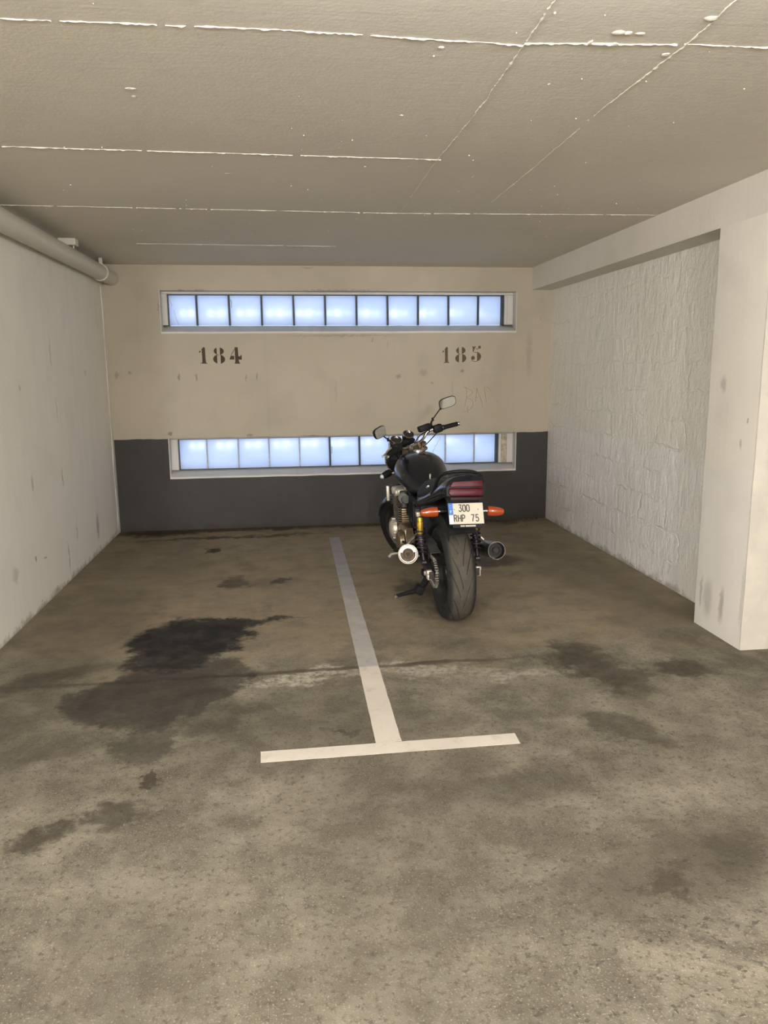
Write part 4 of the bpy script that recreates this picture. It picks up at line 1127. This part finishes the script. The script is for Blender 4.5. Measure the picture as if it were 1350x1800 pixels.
# ---- fork and everything that turns with it
for s_ in (-1, 1):
    bm = NB(); b0 = FAX+Vector((s_*.098, -.035, .0))
    cyl(bm, S(b0+AXV*.36), S(b0+AXV*.78), .0205, 18); fk = P('fork_leg', bm, M['chrome'])
    bm = NB(); cyl(bm, S(b0+AXV*-.03), S(b0+AXV*.40), .029, 18); cyl(bm, S(b0+AXV*.39), S(b0+AXV*.42), .031, 18)
    box(bm, b0+Vector((0, .03, .0)), (.035, .07, .06), bev=.012, tf=S); P('fork_slider', bm, M['grey_metal'], fk)
bm = NB()
for t_, d_ in ((.575, .062), (.745, .058)):
    c = FAX+Vector((0, -.035, 0))+AXV*t_
    box(bm, c, (.255, d_, .030), rot=Matrix.Rotation(RK, 3, 'X'), bev=.012, tf=S)
cyl(bm, S(HP+AXV*.06), S(HP+AXV*.13), .018, 12)
for s_ in (-1, 1): cyl(bm, S(FAX+Vector((s_*.098, -.035, 0))+AXV*.745), S(FAX+Vector((s_*.098, -.035, 0))+AXV*.80), .023, 6)
P('triple_clamp', bm, M['alloy'])

fw = wheel('front_wheel', FAX, .045, 3, tf=S)
prof_f = [(-.040, .208), (-.052, .220), (-.058, .238), (-.0605, .255), (-.058, .269), (-.052, .280), (-.042, .289), (-.030, .2955), (-.015, .299), (0, .300)]
prof_f = prof_f + [(-a, b) for a, b in prof_f[-2::-1]]
P('tyre', tyre_mesh(FAX, .30, prof_f, 160, False, S), M['rubber'], fw, angle=60)
for s_ in (-1, 1):
    P('brake_disc', disc_mesh(FAX, s_*.068, .105, .148, S), M['steel'], fw)
    bm = NB(); box(bm, FAX+Vector((s_*.078, -.125, .05)), (.05, .06, .10), rot=(R(-20), 0, 0), bev=.012, tf=S); P('front_caliper', bm, M['alloy_dark'])
bm = NB(); secs = []
for k in range(15):
    a = R(-62+k*9.5); rr = .318; ring = []
    for j in range(9):
        w = R(-80+20*j); ring.append(S(FAX+Vector((.074*math.sin(w), (rr-.055+.055*math.cos(w))*math.sin(-a)*-1*-1, (rr-.055+.055*math.cos(w))*math.cos(a)))))
    for j in range(8, -1, -1):
        w = R(-80+20*j); ring.append(S(FAX+Vector((.070*math.sin(w), (rr-.059+.055*math.cos(w))*math.sin(-a), (rr-.059+.055*math.cos(w))*math.cos(a)))))
    secs.append(ring)
loft(bm, secs); P('front_fender', bm, M['paint'], angle=50)

# headlight
bm = NB(); hc = Vector((0, 1.315, .925))
lathe(bm, [(-.065, .0), (-.062, .035), (-.045, .068), (-.015, .092), (.02, .102), (.055, .105), (.060, .108), (.072, .108)], hc, (0, 1, -.06), 40, tf=S)
for s_ in (-1, 1): box(bm, (s_*.112, 1.27, .93), (.008, .13, .05), bev=.003, tf=S)
hl = P('headlight', bm, M['plastic'])
bm = NB(); lathe(bm, [(.062, .109), (.078, .109), (.080, .100), (.074, .098)], hc, (0, 1, -.06), 40, closed=True, tf=S); P('bezel', bm, M['chrome'], hl)
bm = NB(); lathe(bm, [(.072, .100), (.085, .07), (.090, .0)], hc, (0, 1, -.06), 40, tf=S); P('headlight_lens', bm, M['plate_white'], hl)

# gauges
for s_ in (-1, 1):
    c = Vector((s_*.066, 1.242, 1.090)); ax = Vector((0, -.62, .78))
    bm = NB(); lathe(bm, [(-.065, .018), (-.055, .036), (-.02, .044), (.010, .046), (.012, .0425), (.006, .042)], c, ax, 30, tf=S); ga = P('gauge', bm, M['plastic'])
    bm = NB(); lathe(bm, [(.004, .0455), (.012, .0475), (.018, .046), (.018, .042), (.008, .042)], c, ax, 30, closed=True, tf=S); P('bezel', bm, M['chrome'], ga)
    bm = NB(); lathe(bm, [(.004, .042), (.007, .042), (.008, .0)], c, ax, 30, tf=S); P('dial', bm, M['dial'], ga)
bm = NB(); box(bm, (0, 1.235, 1.045), (.20, .05, .045), rot=(R(38), 0, 0), bev=.01, tf=S); P('gauge_bracket', bm, M['plastic'])

# handlebar with its controls
def mir(p, s_): return (p[0]*s_, p[1], p[2])
half = [(.0, 1.128, 1.030), (.06, 1.128, 1.032), (.115, 1.130, 1.045), (.155, 1.118, 1.080), (.195, 1.075, 1.094), (.24, 1.035, 1.086), (.385, .985, 1.072)]
bm = NB(); tube(bm, [S(mir(p, -1)) for p in half[:0:-1]]+[S(p) for p in half], .011, 12, 5); hb = P('handlebar', bm, M['chrome_dull'])
bm = NB()
for s_ in (-1, 1): box(bm, (s_*.045, 1.128, 1.018), (.028, .04, .055), bev=.008, tf=S)
P('bar_clamp', bm, M['alloy'], hb)
for s_ in (-1, 1):
    g0, g1 = Vector((s_*.258, 1.029, 1.0845)), Vector((s_*.372, .9895, 1.0735)); dg = (g1-g0).normalized()
    bm = NB()
    n = 16
    for k in range(n): a = g0+(g1-g0)*(k/n); cyl(bm, S(a), S(a+(g1-g0)*(.62/n)), .0180, 14)
    cyl(bm, S(g0), S(g1), .0158, 14); cyl(bm, S(g0-dg*.004), S(g0+dg*.004), .021, 14); P('grip', bm, M['rubber'], hb)
    bm = NB(); lathe(bm, [(0, .013), (.006, .0155), (.016, .0155), (.022, .011)], S(g1), SRM @ dg, 16); P('bar_end', bm, M['chrome'], hb)
    bm = NB(); c = Vector((s_*.218, 1.055, 1.090)); box(bm, c, (.075, .058, .062), rot=(0, 0, R(-s_*20)), bev=.014, tf=S); box(bm, c+Vector((0, -.018, -.006)), (.03, .02, .02), bev=.004, tf=S)
    P('switch_box', bm, M['plastic'], hb)
    bm = NB(); pv = Vector((s_*.215, 1.105, 1.090)); tube(bm, [S(pv), S(pv+Vector((s_*.035, .004, -.002))), S(pv+Vector((s_*.10, -.028, -.010))), S(pv+Vector((s_*.150, -.050, -.014)))], [.009, .0075, .0065, .006], 8, 4)
    bmesh.ops.create_uvsphere(bm, u_segments=12, v_segments=8, radius=.0095, matrix=Matrix.Translation(S(pv+Vector((s_*.154, -.052, -.015)))))
    P('lever', bm, M['alloy_pale'] if s_ < 0 else M['plastic'], hb)
    bm = NB(); box(bm, (s_*.185, 1.108, 1.095), (.05, .035, .03), bev=.007, tf=S); P('lever_perch', bm, M['alloy_pale'] if s_ < 0 else M['plastic'], hb)
    # mirror
    m0 = Vector((s_*.215, 1.110, 1.105)); m1 = Vector((s_*.240, 1.108, 1.160)); m2 = Vector((s_*.312, 1.072, 1.222)); mc = Vector((s_*.357, 1.024, 1.255))
    bm = NB(); tube(bm, [S(m0), S(m0+Vector((0, 0, .03))), S(m1)], [.0085, .0085, .007], 10, 3); tube(bm, [S(m1), S(m2), S(mc+Vector((-s_*.03, .022, -.012)))], .0048, 10)
    cyl(bm, S(m1-Vector((0, 0, .012))), S(m1+Vector((0, 0, .012))), .009, 10); cyl(bm, S(m2-Vector((s_*.004, 0, .008))), S(m2+Vector((s_*.010, -.004, .012))), .0085, 10)
    mi = P('mirror', bm, M['plastic'])
    toe = R(-19*s_-4)
    MRm = Matrix.Rotation(toe, 3, 'Z') @ Matrix.Rotation(R(4), 3, 'X')
    def mring(w, h, yo, n=32, ex=3.6):
        o = []
        for k in range(n):
            a = 2*PI*k/n; ca, sa = math.cos(a), math.sin(a)
            x = math.copysign(abs(ca)**(2/ex), ca)*w; z = math.copysign(abs(sa)**(2/ex), sa)*h
            x += s_*z*.10
            o.append(mc+MRm @ Vector((x, yo, z)))
        return o
    bm = NB(); loft(bm, [mring(.066, .036, -.004), mring(.071, .041, -.003), mring(.071, .041, .006), mring(.058, .032, .022), mring(.03, .016, .030)], tf=S); P('mirror_shell', bm, M['plastic'], mi, angle=50)
    bm = NB(); loft(bm, [mring(.0665, .0365, -.0060), mring(.0665, .0365, -.0035)], tf=S); P('mirror_glass', bm, M['mirror'], mi, smooth=False)
bm = NB(); box(bm, (.160, 1.135, 1.118), (.105, .058, .046), rot=(0, 0, R(-18)), bev=.008, tf=S); P('brake_reservoir', bm, M['plastic'], hb)

# front turn signals
for s_ in (-1, 1):
    a, b, c = (s_*.115, 1.30, .868), (s_*.150, 1.31, .862), (s_*.245, 1.315, .858)
    bm = NB(); cyl(bm, S(a), S(b), .009, 10); d = Vector(c)-Vector(b); _, e1, e2 = basis(d); secs = []
    for f, ra in ((0, .018), (.05, .025), (.35, .027), (.75, .022), (.97, .013), (1, .008)): secs.append([Vector(b)+d*f+e1*(ra*math.cos(2*PI*k/20))+e2*(ra*1.1*math.sin(2*PI*k/20)) for k in range(20)])
    loft(bm, secs, tf=S); fs = P('turn_signal', bm, M['plastic'])
    bm = NB(); q = Vector(b)+d*.88; loft(bm, [[q+d*(f*.16)+e1*(ra*math.cos(2*PI*k/16))+e2*(ra*math.sin(2*PI*k/16)) for k in range(16)] for f, ra in ((0, .0185), (.5, .015), (1, .009))], tf=S); P('clear_tip', bm, M['plate_white'], fs)
# cables
for pts in ([(.20, 1.11, 1.09), (.15, 1.20, 1.06), (.08, 1.24, .98), (.05, 1.16, .90)], [(-.20, 1.11, 1.09), (-.16, 1.21, 1.06), (-.09, 1.25, .97), (-.06, 1.15, .88)], [(.22, 1.05, 1.07), (.17, 1.14, 1.00), (.10, 1.18, .95), (.07, 1.12, .86)],
            [(-.22, 1.05, 1.07), (-.17, 1.15, 1.00), (-.10, 1.20, .94), (-.08, 1.12, .84)], [(.0, 1.23, 1.06), (.02, 1.29, 1.0), (.03, 1.24, .9)]):
    bm = NB(); tube(bm, [S(p) for p in pts], .0042, 7, 6); P('cable', bm, M['rubber'])
bm = NB(); tube(bm, [(-.14, .62, .70), (-.175, .50, .60), (-.165, .46, .48), (-.16, .52, .38)], .006, 8, 5); P('hose', bm, M['rubber'])
